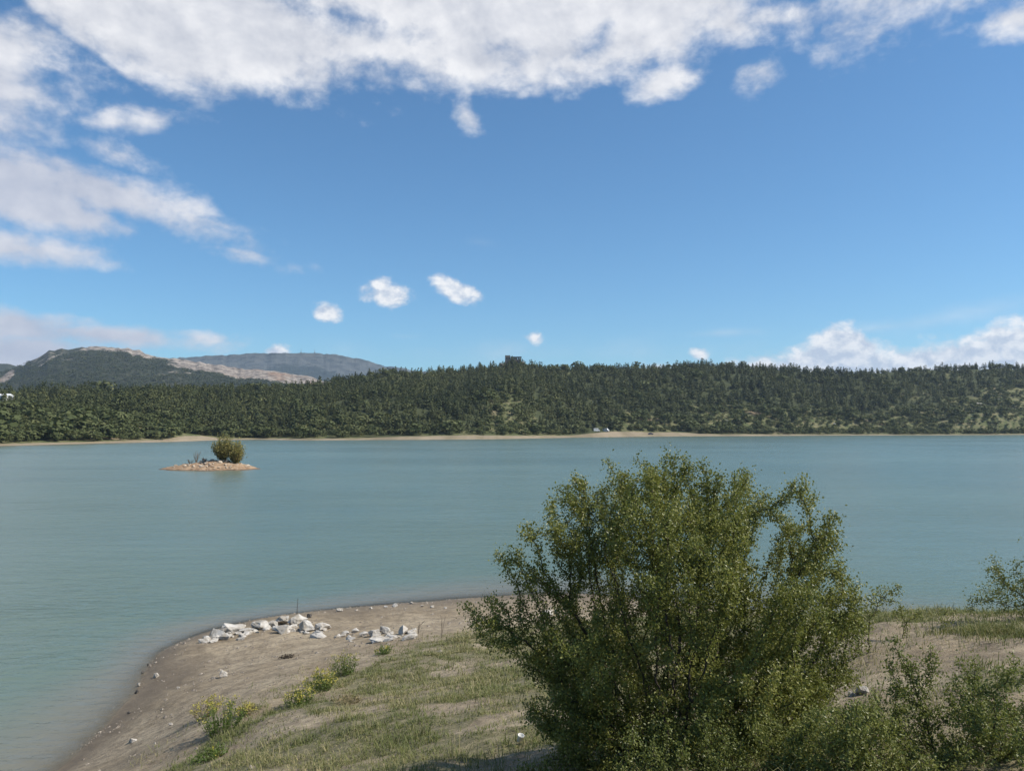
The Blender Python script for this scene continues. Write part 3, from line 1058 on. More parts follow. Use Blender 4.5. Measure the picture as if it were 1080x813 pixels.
def leaves_at(pos, size, g, droop=.0, aspect=.55, up=.5):
    """folded leaf blades: two quads sharing the mid rib"""
    n_ = len(pos)
    d = g.normal(size=(n_, 3))
    d[:, 2] += .15 - droop
    d /= np.linalg.norm(d, axis=1, keepdims=True)
    nr = g.normal(size=(n_, 3)) + np.array([0, 0, up])
    s_ = np.cross(d, nr)
    s_ /= np.linalg.norm(s_, axis=1, keepdims=True) + 1e-9
    nn = np.cross(s_, d)
    L = (size * g.uniform(.6, 1.25, n_))[:, None]
    w_ = L * aspect * .5
    b = pos
    tip = pos + d * L
    l_ = pos + d * L * .55 + s_ * w_ + nn * w_ * .35
    r_ = pos + d * L * .55 - s_ * w_ + nn * w_ * .35
    V_ = np.stack([b, l_, tip, r_], 1).reshape(-1, 3)
    k = np.arange(n_)[:, None] * 4
    f_ = np.concatenate([k + np.array([[0, 1, 2]]), k + np.array([[0, 2, 3]])])
    return V_, f_


def inside(poly, p):
    x_, y_ = p[:, 0], p[:, 1]
    c = np.zeros(len(p), bool)
    n_ = len(poly)
    for i in range(n_):
        x0, y0 = poly[i]
        x1, y1 = poly[(i + 1) % n_]
        k = ((y0 > y_) != (y1 > y_)) & (x_ < (x1 - x0) * (y_ - y0) / (y1 - y0 + 1e-12) + x0)
        c ^= k
    return c


def crown_points(poly, Y0, half, n_, g, nscale=.45, thr=-.1, front=1.0):
    """points filling a crown whose outline (in metres at depth Y0) is POLY, as thick as HALF at its core"""
    Q = np.array([at_y(px, py, Y0)[[0, 2]] for px, py in poly])
    lo, hi = Q.min(0), Q.max(0)
    got = []
    while sum(map(len, got)) < n_:
        p = g.uniform(lo, hi, (n_ * 4, 2))
        p = p[inside(Q, p)]
        # distance to outline -> how thick the crown is here
        e0, e1 = Q, np.roll(Q, -1, 0)
        dmin = np.full(len(p), 1e9)
        for a, b in zip(e0, e1):
            ab = b - a
            tt = np.clip(((p - a) @ ab) / (ab @ ab + 1e-9), 0, 1)
            dmin = np.minimum(dmin, np.linalg.norm(p - a - tt[:, None] * ab, axis=1))
        th = half * np.sqrt(np.clip(1 - (1 - np.clip(dmin / half, 0, 1)) ** 2, 0, 1)) + .06
        off = g.uniform(-1, 1, len(p))
        off = np.sign(off) * np.abs(off) ** .7 * th
        q = np.c_[p[:, 0], Y0 + off, p[:, 1]]
        n3 = fbm(q[:, 0] / nscale + q[:, 1] * 1.7, q[:, 2] / nscale - q[:, 1] * 1.3, 131, 2) + .5 * fbm(q[:, 0] / .2, q[:, 1] / .2 + q[:, 2] * 4, 133, 2)
        got.append(q[n3 > thr])
    return np.concatenate(got)[:n_]


def bush(name, label, cat, att, roots, leafmat, g, step=.055, infl=.7, kill=.09, iters=130, rtip=.0022, leaf=.026, per=9, young=.009, spread=.05, foliage='foliage', up=.5, aspect=.62, rmax=.06):
    nodes, par = colonize(att, roots, step, infl, kill, iters, g)
    n_ = len(nodes)
    kids = np.bincount(par[par >= 0], minlength=n_)
    r2 = np.zeros(n_)
    for i in range(n_ - 1, -1, -1):
        if kids[i] == 0:
            r2[i] += rtip ** 2.3
        if par[i] >= 0:
            r2[par[i]] += r2[i]
    rad = np.minimum(r2 ** (1 / 2.3), rmax)
    ids = np.nonzero(par >= 0)[0]
    v, f_ = tubes([(nodes[par[i]], nodes[i], min(rad[par[i]], rad[i] * 1.5), rad[i]) for i in ids], 5)
    base = Vector(np.mean(np.array(roots), 0))
    o = empty(name, base)
    tag(o, label, cat)
    b_ = np.array(base)
    obj('branches', mesh_from('branches', v - b_, f_, (M_bark,), None, True), o)
    yn = ids[rad[ids] < young]
    tip = kids[yn] == 0
    cnt = np.where(tip, per + 5, g.integers(max(per - 4, 1), per + 3, len(yn)))
    src = np.repeat(yn, cnt)
    tt = g.uniform(0, 1, len(src))[:, None]
    pos = nodes[par[src]] * (1 - tt) + nodes[src] * tt + g.normal(size=(len(src), 3)) * spread * g.uniform(.3, 1, (len(src), 1))
    lv, lf = leaves_at(pos, leaf, g, 0, aspect, up)
    tint = np.clip(.5 + .55 * fbm(pos[:, 0] / .5 + pos[:, 1], pos[:, 2] / .5, 141, 3) + g.normal(size=len(pos)) * .06, 0, 1)
    obj(foliage, mesh_from(foliage, lv - b_, lf, (leafmat,), {'tint': np.repeat(tint, 4)}), o)
    return o


# ------------------------------------------------------------------ the big bush on the bank
g = np.random.default_rng(21)
Y0 = 7.5
BIG = [(572, 500), (590, 490), (612, 486), (628, 506), (642, 502), (656, 482), (690, 474), (722, 470), (745, 480), (780, 486), (802, 500), (850, 496), (845, 518), (868, 530), (884, 540),
       (876, 570), (886, 600), (880, 632), (893, 655), (890, 690), (898, 740), (885, 800), (850, 826), (575, 826), (572, 780), (552, 740), (558, 705), (590, 690), (575, 650), (560, 628), (535, 606),
       (530, 586), (556, 586), (590, 592), (596, 560), (582, 548), (550, 553), (552, 546), (584, 536), (590, 520)]
def clumps(cen, core, n_each, g, size=(.13, .23), stretch=1.5):
    out_ = []
    for c_ in cen:
        d_ = c_ - core
        n_q = int(n_each * g.uniform(.6, 1.3))
        d_ = d_ / (np.linalg.norm(d_) + 1e-9) + g.normal(size=3) * .45 + np.array([0, 0, .15])
        d_ /= np.linalg.norm(d_)
        r_ = g.uniform(*size)
        q = g.normal(size=(n_q, 3)) * r_ * .62
        q += np.outer(q @ d_, d_) * (stretch - 1)
        out_.append(c_ + q)
    return np.concatenate(out_)


def spread_out(P_, dmin, n_):
    keep = []
    for p in P_:
        if all(np.linalg.norm(p - k) > dmin for k in keep):
            keep.append(p)
        if len(keep) == n_:
            break
    return np.array(keep)


DENSE = [(642, 506), (690, 484), (722, 480), (780, 496), (826, 506), (856, 544), (864, 574), (866, 620), (870, 680), (872, 740), (868, 800), (592, 800), (584, 760), (576, 715), (590, 690),
         (582, 650), (562, 618), (572, 600), (604, 596), (612, 550), (622, 526)]
DENSE = [(a_, b_ + 20 * max(0, min(1, (620 - b_) / 120))) for a_, b_ in DENSE]
cen = spread_out(crown_points(DENSE, Y0, 1.25, 3000, g, .42, -9), .31, 118)
LOWP = [(585, 690), (640, 670), (720, 690), (800, 670), (865, 690), (862, 800), (600, 800)]
cen = np.concatenate([cen, spread_out(crown_points(LOWP, Y0 + .1, 1.1, 1500, g, .42, -9), .30, 46)])
SPRAY = [[(632, 590), (612, 560), (590, 545), (568, 548), (550, 551)], [(640, 545), (618, 515), (606, 500), (612, 488)], [(616, 530), (596, 514), (578, 508)], [(590, 625), (564, 600), (546, 590), (532, 587)],
         [(600, 640), (570, 622), (548, 612)], [(668, 520), (658, 496), (654, 484)], [(690, 505), (688, 482), (692, 472)], [(722, 500), (724, 480), (720, 470)], [(745, 505), (750, 484)], [(776, 510), (788, 492), (782, 484)],
         [(812, 520), (832, 504), (850, 497)], [(840, 545), (862, 534), (884, 540)], [(850, 590), (872, 572), (880, 566)], [(852, 620), (876, 602), (888, 598)], [(860, 650), (882, 634), (890, 630)], [(866, 690), (886, 672), (897, 664)],
         [(868, 730), (890, 712), (900, 706)], [(590, 720), (562, 708), (552, 700)], [(596, 770), (570, 756), (556, 742)], [(606, 560), (588, 570), (576, 566)], [(640, 520), (632, 508), (630, 500)]]
Qc = at_y(705, 720, Y0)
att = [clumps(cen, Qc, 42, g, (.12, .20))]
for line in SPRAY:
    oy = g.uniform(-.4, .3)
    P_ = np.array([at_y(a_, b_ + 20 * max(0, min(1, (620 - b_) / 120)), Y0 + oy) for a_, b_ in line])
    for a_, b_ in zip(P_[:-1], P_[1:]):
        tt = g.uniform(0, 1, (26, 1))
        att.append(a_ * (1 - tt) + b_ * tt + g.normal(size=(26, 3)) * .055)
att = np.concatenate(att)
ARM = [(497, 660), (503, 642), (515, 655), (532, 646), (545, 655), (530, 672), (550, 682), (566, 668), (580, 680), (570, 700), (590, 690), (515, 676), (560, 690)]
att = np.concatenate([att, clumps(np.array([at_y(a_ + 12, b_ + 2, Y0 - .1 + g.uniform(-.25, .25)) for a_, b_ in ARM]), Qc, 24, g, (.07, .12))])
gx = at_y(700, 800, Y0)[0]
roots = []
for k in range(9):
    a = k * 2.4
    x_, y_ = gx + .28 * math.cos(a) * (k % 3 + 1) / 2.2, Y0 + .24 * math.sin(a) * (k % 3 + 1) / 2.2
    roots.append((x_, y_, H1(x_, y_) - .03))
bush('bush', 'large dense olive green bush standing on the grassy bank in the foreground', 'bush', att, roots, M_leaf, g, iters=180, per=36, leaf=.027, spread=.052, step=.05, kill=.07, infl=.9, young=.008)

# brighter shrub at the lower right, close to the viewer
LR = [(826, 850), (838, 800), (846, 772), (872, 748), (900, 738), (922, 722), (932, 690), (936, 664), (947, 660), (950, 700), (966, 690), (987, 672), (976, 716), (1000, 742), (1006, 690), (1030, 686),
      (1036, 716), (1060, 694), (1078, 688), (1100, 715), (1150, 740), (1160, 850)]
Y1 = 5.6
LOW = [(a_, max(b_, 752)) for a_, b_ in LR]
att = crown_points(LOW, Y1, .7, 2300, g, .3, -.02)
for (x0_, y0_), (x1_, y1_) in (((958, 800), (937, 664)), ((952, 760), (950, 672)), ((955, 740), (966, 692)), ((975, 790), (986, 674)), ((905, 800), (903, 736)), ((880, 800), (868, 750)), ((930, 790), (922, 720)),
                               ((1004, 800), (1008, 688)), ((1012, 760), (1031, 688)), ((1020, 800), (1040, 720)), ((1030, 790), (1076, 690)), ((1020, 770), (1062, 696)), ((1070, 800), (1098, 700)), ((855, 800), (846, 768))):
    dy_ = g.uniform(-.45, .45)
    a_, b_ = at_y(x0_, y0_, Y1 + dy_), at_y(x1_, y1_, Y1 + dy_ * .8)
    tt = g.uniform(0, 1, (90, 1))
    att = np.concatenate([att, a_ * (1 - tt) + b_ * tt + g.normal(size=(90, 3)) * (.012 + .06 * (1 - tt))])
roots = [(x_, y_, H1(x_, y_) - .03) for x_, y_ in ((at_y(px, 800, Y1)[0], Y1 + dy) for px, dy in ((850, .1), (890, -.2), (930, .2), (960, -.1), (1000, .1), (1040, -.1), (1090, .1), (1120, -.2)))]
bush('shrub', 'bright green open shrub with upright shoots at the lower right corner', 'shrub', att, roots, M_leaf2, g, step=.045, kill=.07, per=36, leaf=.022, spread=.04, rtip=.0018)
# low bright growth in front of the bush's foot
LM = [(640, 850), (650, 800), (668, 768), (690, 752), (720, 770), (745, 752), (775, 770), (800, 748), (830, 765), (850, 800), (850, 850)]
Y2 = 6.1
att = crown_points(LM, Y2, .4, 900, g, .3, -.02)
roots = [(x_, Y2 + dy, H1(x_, Y2 + dy) - .03) for x_, dy in ((at_y(px, 800, Y2)[0], dy) for px, dy in ((660, .0), (700, .1), (740, -.1), (780, .1), (820, 0)))]
bush('shrub', 'low light green shrub growing at the foot of the large bush', 'shrub', att, roots, M_leaf2, g, step=.045, kill=.08, per=34, leaf=.021, spread=.055, rtip=.0016)
# shrub reaching in from the right edge
RE = [(1024, 634), (1040, 612), (1058, 600), (1076, 598), (1090, 578), (1130, 560), (1180, 570), (1200, 620), (1190, 668), (1090, 665), (1062, 645), (1045, 640)]
Y3 = 12.5
att = []
for line in ([(1120, 648), (1080, 630), (1050, 628), (1026, 633)], [(1110, 640), (1074, 612), (1056, 602), (1044, 608)], [(1115, 630), (1090, 604), (1076, 596)], [(1120, 620), (1098, 588), (1084, 574)], [(1120, 640), (1070, 622), (1040, 618)],
             [(1125, 640), (1130, 590), (1126, 560)], [(1130, 640), (1160, 590), (1170, 570)], [(1130, 650), (1180, 620), (1200, 620)], [(1120, 650), (1085, 640), (1062, 640)]):
    oy = g.uniform(-.4, .4)
    P_ = np.array([at_y(a_, b_, Y3 + oy) for a_, b_ in line])
    for a_, b_ in zip(P_[:-1], P_[1:]):
        tt = g.uniform(0, 1, (42, 1))
        att.append(a_ * (1 - tt) + b_ * tt + g.normal(size=(42, 3)) * .085)
att = np.concatenate(att)
x_ = at_y(1122, 655, Y3)[0]
roots = [(x_ + dx, Y3 + dy, H1(x_ + dx, Y3 + dy) - .03) for dx, dy in ((0, 0), (.3, .2), (-.3, -.1), (.1, .4))]
bush('shrub', 'dark green shrub reaching in from the right edge above the shaded grass', 'shrub', att, roots, M_leaf, g, step=.08, kill=.12, per=22, leaf=.036, spread=.08)
# thin twiggy shrubs along the crest
for poly, Yc, n_, lab in (([(878, 668), (893, 650), (905, 634), (925, 621), (951, 613), (946, 630), (928, 645), (912, 665)], 11.0, 260, 'thin leaning twiggy shrub on the crest right of the large bush'),
                          ([(938, 655), (946, 640), (958, 630), (972, 631), (978, 640), (968, 648), (955, 656)], 11.6, 120, 'tiny leafy shrub on the crest against the water'),
                          ([(990, 652), (998, 640), (1003, 632), (1008, 640), (1012, 652)], 12.0, 60, 'small upright sprig on the crest left of the edge shrub')):
    att = crown_points(poly, Yc, .3, n_, g, .3, -.2)
    c_ = np.mean(poly, 0)
    bx_ = at_y(c_[0] - 8, 650, Yc)[0]
    bush('shrub', lab, 'shrub', att, [(bx_, Yc, H1(bx_, Yc) - .02), (bx_ + .08, Yc + .05, H1(bx_ + .08, Yc + .05) - .02)], M_leaf, g, step=.06, kill=.1, per=14, leaf=.03, spread=.045, infl=1.2)

# ------------------------------------------------------------------ grass on the bank (nobody could count it)
g = np.random.default_rng(31)


def blades(P_, hgt, wid, lean, g):
    n_ = len(P_)
    a = g.uniform(0, 2 * math.pi, n_)
    d = np.c_[np.cos(a), np.sin(a), np.zeros(n_)]
    s_ = np.c_[-np.sin(a), np.cos(a), np.zeros(n_)]
    upv = np.array([0, 0, 1.])
    h = hgt[:, None]
    w_ = wid[:, None] * .5
    ln = lean[:, None] * h
    b0, b1 = P_ - s_ * w_, P_ + s_ * w_
    mid = P_ + upv * h * .6 + d * ln * .35
    tip = P_ + upv * h * (1 - .35 * lean[:, None]) + d * ln
    V_ = np.stack([b0, b1, mid - s_ * w_ * .7, mid + s_ * w_ * .7, tip], 1).reshape(-1, 3)
    k = np.arange(n_)[:, None] * 5
    return V_, [k + np.array([[0, 1, 3, 2]]), k + np.array([[2, 3, 4]])]


n_ = 1000000
rr = np.sqrt(g.uniform(3.4 ** 2, 27 ** 2, n_))
aa = g.uniform(-R(36), R(36), n_)
x, y = rr * np.sin(aa), rr * np.cos(aa)
z = height(x, y)
gmk = grass_mask(x, y, z)
cl = fbm(x / .35, y / .35, 151, 3)
pr = (gmk * .95 + .06 * (z > 1.3)) * sstep(-.7, .35, cl) * np.interp(rr, [4, 10, 18, 27], [1, .9, .65, .4])
k = g.uniform(0, 1, n_) < pr * .75
x, y, z, cl, rr = x[k], y[k], z[k], cl[k], rr[k]
dry = fbm(x / 1.4, y / 1.4, 153, 4) * 1.3
h_ = np.clip(g.gamma(2.2, .020, len(x)) * (1 + cl * 1.3) * (1 + .4 * sstep(.1, .5, dry)) * (1 + .5 * (g.uniform(0, 1, len(x)) > .97)), .015, .26)
vb, fb = blades(np.c_[x, y, z - .01], h_, np.interp(rr, [4, 12, 26], [.006, .010, .016]) * g.uniform(.7, 1.3, len(x)), g.uniform(.4, 1.6, len(x)), g)
tint = np.clip(.60 + dry * .85 + g.normal(size=len(x)) * .22, 0, 1)
gr = obj('grass', mesh_from('grass', vb, fb, (M_grass,), {'tint': np.repeat(tint, 5)}))
tag(gr, 'thin green and straw coloured grass on the bank', 'grass', None, 'stuff')
# ragged tufts over the slope
n_ = 900
rr_ = np.sqrt(g.uniform(5 ** 2, 24 ** 2, n_))
aa_ = g.uniform(-R(34), R(34), n_)
tx, ty = rr_ * np.sin(aa_), rr_ * np.cos(aa_)
kk_ = g.uniform(0, 1, n_) < grass_mask(tx, ty, height(tx, ty)) * .8
tx, ty = tx[kk_], ty[kk_]
tuft = np.repeat(np.c_[tx, ty, tx * 0], 26, 0) + g.normal(size=(len(tx) * 26, 3)) * np.array([.06, .06, 0])
# tall seeding grass along the crest and the slope edge
tall = []
for (pa, pb, m_, spd) in (((870, 652), (1085, 648), 1300, .3), ((1022, 664), (1090, 672), 3200, .33), ((430, 680), (560, 668), 420, .6), ((480, 700), (560, 690), 260, .8), ((880, 700), (960, 690), 260, .5), ((560, 740), (600, 720), 260, .6),
                          ((330, 745), (440, 700), 300, .7)):
    a_, b_ = hit(*pa), hit(*pb)
    tt = g.uniform(0, 1, m_)[:, None]
    q = a_[None] * (1 - tt) + b_[None] * tt + np.c_[g.normal(size=m_) * spd, g.normal(size=m_) * spd, np.zeros(m_)]
    tall.append(q)
q = np.concatenate(tall + [tuft])
q[:, 2] = height(q[:, 0], q[:, 1]) - .01
kq = sstep(-.3, .4, fbm(q[:, 0] / .5, q[:, 1] / .5, 157, 3))
vb, fb = blades(q, g.gamma(3, .045, len(q)).clip(.04, .4) * (.4 + .8 * kq), np.full(len(q), .009), g.uniform(.2, 1.2, len(q)), g)
tg_ = obj('tall_grass', mesh_from('tall_grass', vb, fb, (M_grass,), {'tint': np.repeat(np.clip(.55 + fbm(q[:, 0] * 2.2, q[:, 1] * 2.2, 159, 2) * .7 + g.normal(0, .15, len(q)), 0, 1), 5)}))
tag(tg_, 'taller grass fringing the crest of the bank', 'grass', None, 'stuff')


# ------------------------------------------------------------------ herbs and flowering clumps on the slope edge
def herb(px, py, w_, h_, label, fl, dry, g, name='flowering_plant'):
    b = hit(px, py)
    o = empty(name, b)
    tag(o, label, 'plant')
    n_ = int(70 * w_ / .8)
    segs, lp, fp = [], [], []
    for i in range(n_):
        a, r_ = g.uniform(0, 2 * math.pi), w_ * .5 * math.sqrt(g.uniform(0, 1))
        root = np.array([math.cos(a) * r_ * .5, math.sin(a) * r_ * .5, -.03])
        root[2] += H1(b[0] + root[0], b[1] + root[1]) - b[2]
        tip = np.array([math.cos(a) * r_, math.sin(a) * r_, h_ * g.uniform(.55, 1.05) * (1 - .45 * (2 * r_ / w_) ** 2)]) + np.array([0, 0, root[2]])
        mid = (root + tip) / 2 + g.normal(size=3) * .03
        segs += [(root, mid, .004, .003), (mid, tip, .003, .002)]
        m_ = 9 if not dry else 3
        tt = g.uniform(.15, 1, m_)[:, None]
        lp.append(root + (tip - root) * tt + g.normal(size=(m_, 3)) * .025)
        if g.uniform() < fl:
            fp.append(tip + g.normal(size=(9, 3)) * np.array([.03, .03, .015]))
    v, f_ = tubes(segs, 4)
    obj('stems', mesh_from('stems', v, f_, (M_straw if dry else M_leaf3,), {'tint': np.full(len(v), .4)}), o)
    lp = np.concatenate(lp)
    lv, lf = leaves_at(lp, .055, g, 0, .4, .4)
    obj('leaves', mesh_from('leaves', lv, lf, (M_straw if dry else M_leaf3,), {'tint': np.full(len(lv), .35)}), o)
    if fp:
        fp = np.concatenate(fp)
        fv, ff = leaves_at(fp, .03, g, 0, .9, 1.5)
        obj('flowers', mesh_from('flowers', fv, ff, (M_flower,), {'tint': np.full(len(fv), .4)}), o)
    return o


g = np.random.default_rng(41)
herb(234, 772, 1.0, .72, 'bushy dark green plant alone at the lower left of the slope', .25, False, g)
herb(218, 756, .7, .5, 'pale yellow flower clump beside the bushy dark green plant', .95, True, g)
herb(258, 754, .45, .3, 'small dull yellow clump between the two larger plants on the slope edge', .8, True, g)
herb(362, 712, .85, .68, 'tall bright green clump at the top of the slope edge', .35, False, g)
herb(338, 728, .8, .5, 'yellow flowering clump just below the tall bright green one', .9, False, g)
herb(316, 744, .7, .4, 'yellow and green clump halfway along the slope edge', .7, False, g)
herb(366, 742, .7, .34, 'grey dry clump of stalks on the bank', 0, True, g, 'dry_plant')
herb(222, 800, .7, .22, 'low dark green mat at the bottom left of the slope', .05, False, g)
herb(405, 690, .6, .3, 'low green clump below the second group of pale rocks', .2, False, g)

# thin stalks standing on their own
def stalk(px, py, h_, lean, label, n_=3, name='dry_stalk'):
    b = hit(px, py)
    segs = []
    for i in range(n_):
        a = np.array([random.uniform(-.03, .03), random.uniform(-.03, .03), -.03])
        m_ = np.array([lean * .4 + random.uniform(-.04, .04), 0, h_ * .55])
        e = np.array([lean + random.uniform(-.1, .1), random.uniform(-.05, .05), h_ * random.uniform(.8, 1)])
        segs += [(a, m_, .006, .005), (m_, e, .005, .003)]
    v, f_ = tubes(segs, 4)
    tag(obj(name, mesh_from(name, v, f_, (M_twig,)), None, b), label, 'plant')


stalk(441, 668, .45, .12, 'leaning brown dry stalk beside the second group of pale rocks', 4)
stalk(466, 672, .7, .05, 'thin upright dry stalk on the beach left of the large bush', 3)
b = hit(313, 653)
v, f_ = tubes([((0, 0, -.1), (.01, 0, .4), .014, .012), ((.01, 0, .4), (.03, 0, .8), .012, .008)], 6)
tag(obj('stick', mesh_from('stick', v, f_, (M_bark,)), None, b), 'thin dark stick standing upright behind the white boulders', 'stick')


# ------------------------------------------------------------------ rocks
def rock_mesh(name, sx, sy, sz, seed, material, sub=2):
    r_ = random.Random(seed)
    bm = bmesh.new()
    for _ in range(16):
        d = Vector((r_.gauss(0, 1), r_.gauss(0, 1), r_.gauss(0, 1))).normalized()
        k = r_.uniform(.68, 1.1)
        bm.verts.new((d.x * k, d.y * k, d.z * k))
    res = bmesh.ops.convex_hull(bm, input=bm.verts)
    junk = [e for e in res['geom_interior'] if isinstance(e, bmesh.types.BMVert)]
    if junk:
        bmesh.ops.delete(bm, geom=junk, context='VERTS')
    bmesh.ops.triangulate(bm, faces=bm.faces)
    bmesh.ops.subdivide_edges(bm, edges=bm.edges, cuts=sub + 1, use_grid_fill=True)
    P_ = np.array([v.co for v in bm.verts])
    n_ = fbm(P_[:, 0] * 1.8 + seed, P_[:, 1] * 1.8 + P_[:, 2] * 1.3, seed % 97, 3) * .20 + np.abs(fbm(P_[:, 0] * 3.4 + seed, P_[:, 2] * 3.4 + P_[:, 1] * 2, seed % 89, 3)) * -.16
    for v, k in zip(bm.verts, n_):
        v.co *= 1 + k
        v.co.x *= sx
        v.co.y *= sy
        v.co.z *= sz
    me = bpy.data.meshes.new(name)
    bm.to_mesh(me)
    bm.free()
    me.materials.append(material)
    return me


def rock_at(px, py, wpx, hpx, label, seed, material, name='boulder', cat='rock', group=None, deep=.8, spin=None):
    """px, py: the foot of the rock in the photo"""
    b = hit(px, py)
    k = b[1] / F
    w_, h_ = wpx * k * .5, hpx * k
    me = rock_mesh(name, w_, w_ * deep, h_ * .62, seed, material)
    o = obj(name, me, None, (b[0], b[1] + w_ * deep * .5, b[2] + h_ * .27))
    o.rotation_euler = (0, 0, random.uniform(-.5, .5) if spin is None else spin)
    return tag(o, label, cat, group)


BO = [(216, 676, 9, 8, 'small pale boulder at the left tip of the row by the water'),
      (228, 673, 17, 13, 'squat pale boulder second from the left tip of the row'),
      (243, 668, 22, 15, 'large smooth white boulder with a rounded top at the left of the row'),
      (236, 675, 13, 8, 'low grey boulder in front of the large smooth white one'),
      (259, 668, 15, 9, 'low slab right of the large smooth white boulder'),
      (274, 664, 20, 14, 'pointed white boulder in the middle left of the row'),
      (286, 662, 11, 11, 'narrow boulder with dark cracks in the middle of the row'),
      (297, 659, 16, 13, 'pale block at the back in the middle of the row'),
      (297, 668, 18, 12, 'wedge shaped pale boulder in front in the middle of the row'),
      (313, 660, 16, 15, 'tallest white boulder beside the thin stick'),
      (322, 666, 16, 14, 'broad white boulder in front of the tallest one'),
      (338, 665, 16, 11, 'grey white boulder at the right end of the row'),
      (336, 670, 11, 7, 'low broken boulder in front of the right end of the row'),
      (364, 669, 8, 5, 'small flat stone left of the second rock group'),
      (374, 667, 8, 6, 'small rounded stone next to the second rock group'),
      (384, 671, 10, 7, 'brownish stone at the left of the second rock group'),
      (394, 671, 11, 12, 'upright white rock in the second group'),
      (405, 668, 12, 12, 'pale rock with a dark hollow in the second group'),
      (396, 678, 18, 8, 'flat white slab in front of the second rock group'),
      (413, 674, 12, 6, 'low pale rubble stone in the second rock group'),
      (424, 669, 13, 13, 'peaked brown and white rock at the right of the second group'),
      (433, 668, 8, 6, 'small pale stone at the right end of the second group')]
for i, (px, py, a, b, lab) in enumerate(BO):
    rock_at(px, py, a * 1.38, b * .84, lab, 1000 + i * 7, M_rock if 'brown' not in lab else M_stone)
ST = [(358, 645, 10, 5, 'long pale stone at the water edge behind the boulders', M_rock), (376, 644, 4, 2.5, 'tiny stone at the water edge, first after the long pale one', M_stone), (391, 642, 5, 3, 'small white stone at the water edge above the second rock group', M_rock),
      (406, 641, 6, 3, 'flat white stone at the water edge left of the rounded one', M_rock), (416, 640, 7, 5, 'rounded white stone at the water edge above the second rock group', M_rock), (434, 637, 5, 3, 'small grey stone at the water edge below the open lake', M_stone),
      (445, 640, 5, 2.5, 'little tan stone on the beach above the dry stalks', M_stone), (456, 641, 6, 3, 'flat tan stone on the beach above the dry stalks', M_stone),
      (481, 630, 8, 4.5, 'dark topped pale stone in the shallows left of the large bush', M_stone), (470, 642, 4, 3, 'small stone on the beach left of the large bush', M_stone), (513, 628, 6, 3, 'pale stone at the water edge behind the bush arm', M_rock),
      (326, 651, 6, 6, 'small dark and white stone behind the right end of the row', M_dstone),
      (164, 715, 7, 6, 'round pale stone on the damp sand at left', M_stone), (146, 724, 5, 5, 'bright white pebble at the left water edge', M_rock), (144, 731, 5, 5, 'dark wet stone just below the bright white pebble', M_dstone),
      (135, 753, 5, 3.5, 'dark wet stone at the left water edge near the bottom', M_dstone), (150, 711, 4, 4, 'dark wet stone just above the bright white pebble', M_dstone), (235, 714, 10, 8, 'rounded tan stone alone in the middle of the sand', M_stone),
      (188, 726, 5, 3, 'little tan stone on the damp sand between two larger stones', M_stone), (139, 783, 10, 6, 'flat pale stone on the sand at the lower left', M_stone), (163, 785, 4, 3, 'small white pebble on the sand at the lower left', M_rock),
      (101, 762, 5, 2.5, 'small pale stone breaking the shallow water at left', M_rock), (156, 702, 3, 3, 'small dark stone on the left waterline', M_dstone), (180, 765, 6, 3, 'thin brown stone lying on the sand near the lower left plants', M_stone),
      (910, 733, 20, 11, 'flat white rock lying among the shrubs at right', M_rock), (899, 734, 9, 6, 'brown stone beside the flat white rock at right', M_stone), (785, 672, 18, 9, 'pale rock glimpsed behind the large bush', M_rock),
      (578, 648, 14, 6, 'pale stone on the beach behind the arm of the large bush', M_rock)]
for i, (px, py, a, b, lab, m_) in enumerate(ST):
    rock_at(px, py, a, b, lab, 3000 + i * 13, m_, 'stone', 'stone', None, .7)
# broken pieces lying between the boulders
g = np.random.default_rng(45)
rub = [rock_mesh('rubble_stone', .5, .42, .34, 9000 + k, M_rock, 1) for k in range(5)]
for k in range(58):
    if k < 36:
        px, py, gl = g.uniform(214, 346), 0, 'boulder row'
        py = np.interp(px, [214, 240, 290, 346], [676, 670, 664, 667]) + g.normal(0, 2.2)
    else:
        px, gl = g.uniform(356, 440), 'second rock group'
        py = np.interp(px, [356, 400, 440], [671, 674, 669]) + g.normal(0, 2.5)
    b = hit(px, py)
    o = obj('rubble_stone', rub[k % 5], None, (b[0], b[1], b[2] + .01))
    q = float(g.lognormal(-1.35, .4))
    o.scale = (q * 1.3, q, q)
    o.rotation_euler = (g.uniform(-.3, .3), g.uniform(-.3, .3), g.uniform(0, 6.28))
    tag(o, 'small broken white stone lying among the ' + ('boulders of the row' if k < 36 else 'rocks of the second group'), 'stone', 'broken stones, ' + gl)
# fine gravel
g = np.random.default_rng(51)
n_ = 70000
aa, rr = g.uniform(-R(36), R(12), n_), np.sqrt(g.uniform(11 ** 2, 38 ** 2, n_))
x, y = rr * np.sin(aa), rr * np.cos(aa)
z = height(x, y)
dens = sstep(-.12, 0, z) * (.06 + .94 * (1 - sstep(.9, 1.9, z))) * (.25 + .75 * np.exp(-(z / .12) ** 2)) * sstep(-.4, .4, fbm(x / .8, y / .8, 161, 3))
k = g.uniform(0, 1, n_) < dens
c = np.c_[x, y, z][k]
sz = np.clip(g.lognormal(-4.0, .6, len(c)), .006, .09)
oct_v = np.array([[1, 0, 0], [0, 1, 0], [-1, 0, 0], [0, -1, 0], [0, 0, .7], [0, 0, -.6]], float)
oct_f = np.array([[0, 1, 4], [1, 2, 4], [2, 3, 4], [3, 0, 4], [1, 0, 5], [2, 1, 5], [3, 2, 5], [0, 3, 5]])
jit = g.uniform(.6, 1.3, (len(c), 6, 1))
rot = g.uniform(0, 6.28, len(c))
cr, sr = np.cos(rot)[:, None], np.sin(rot)[:, None]
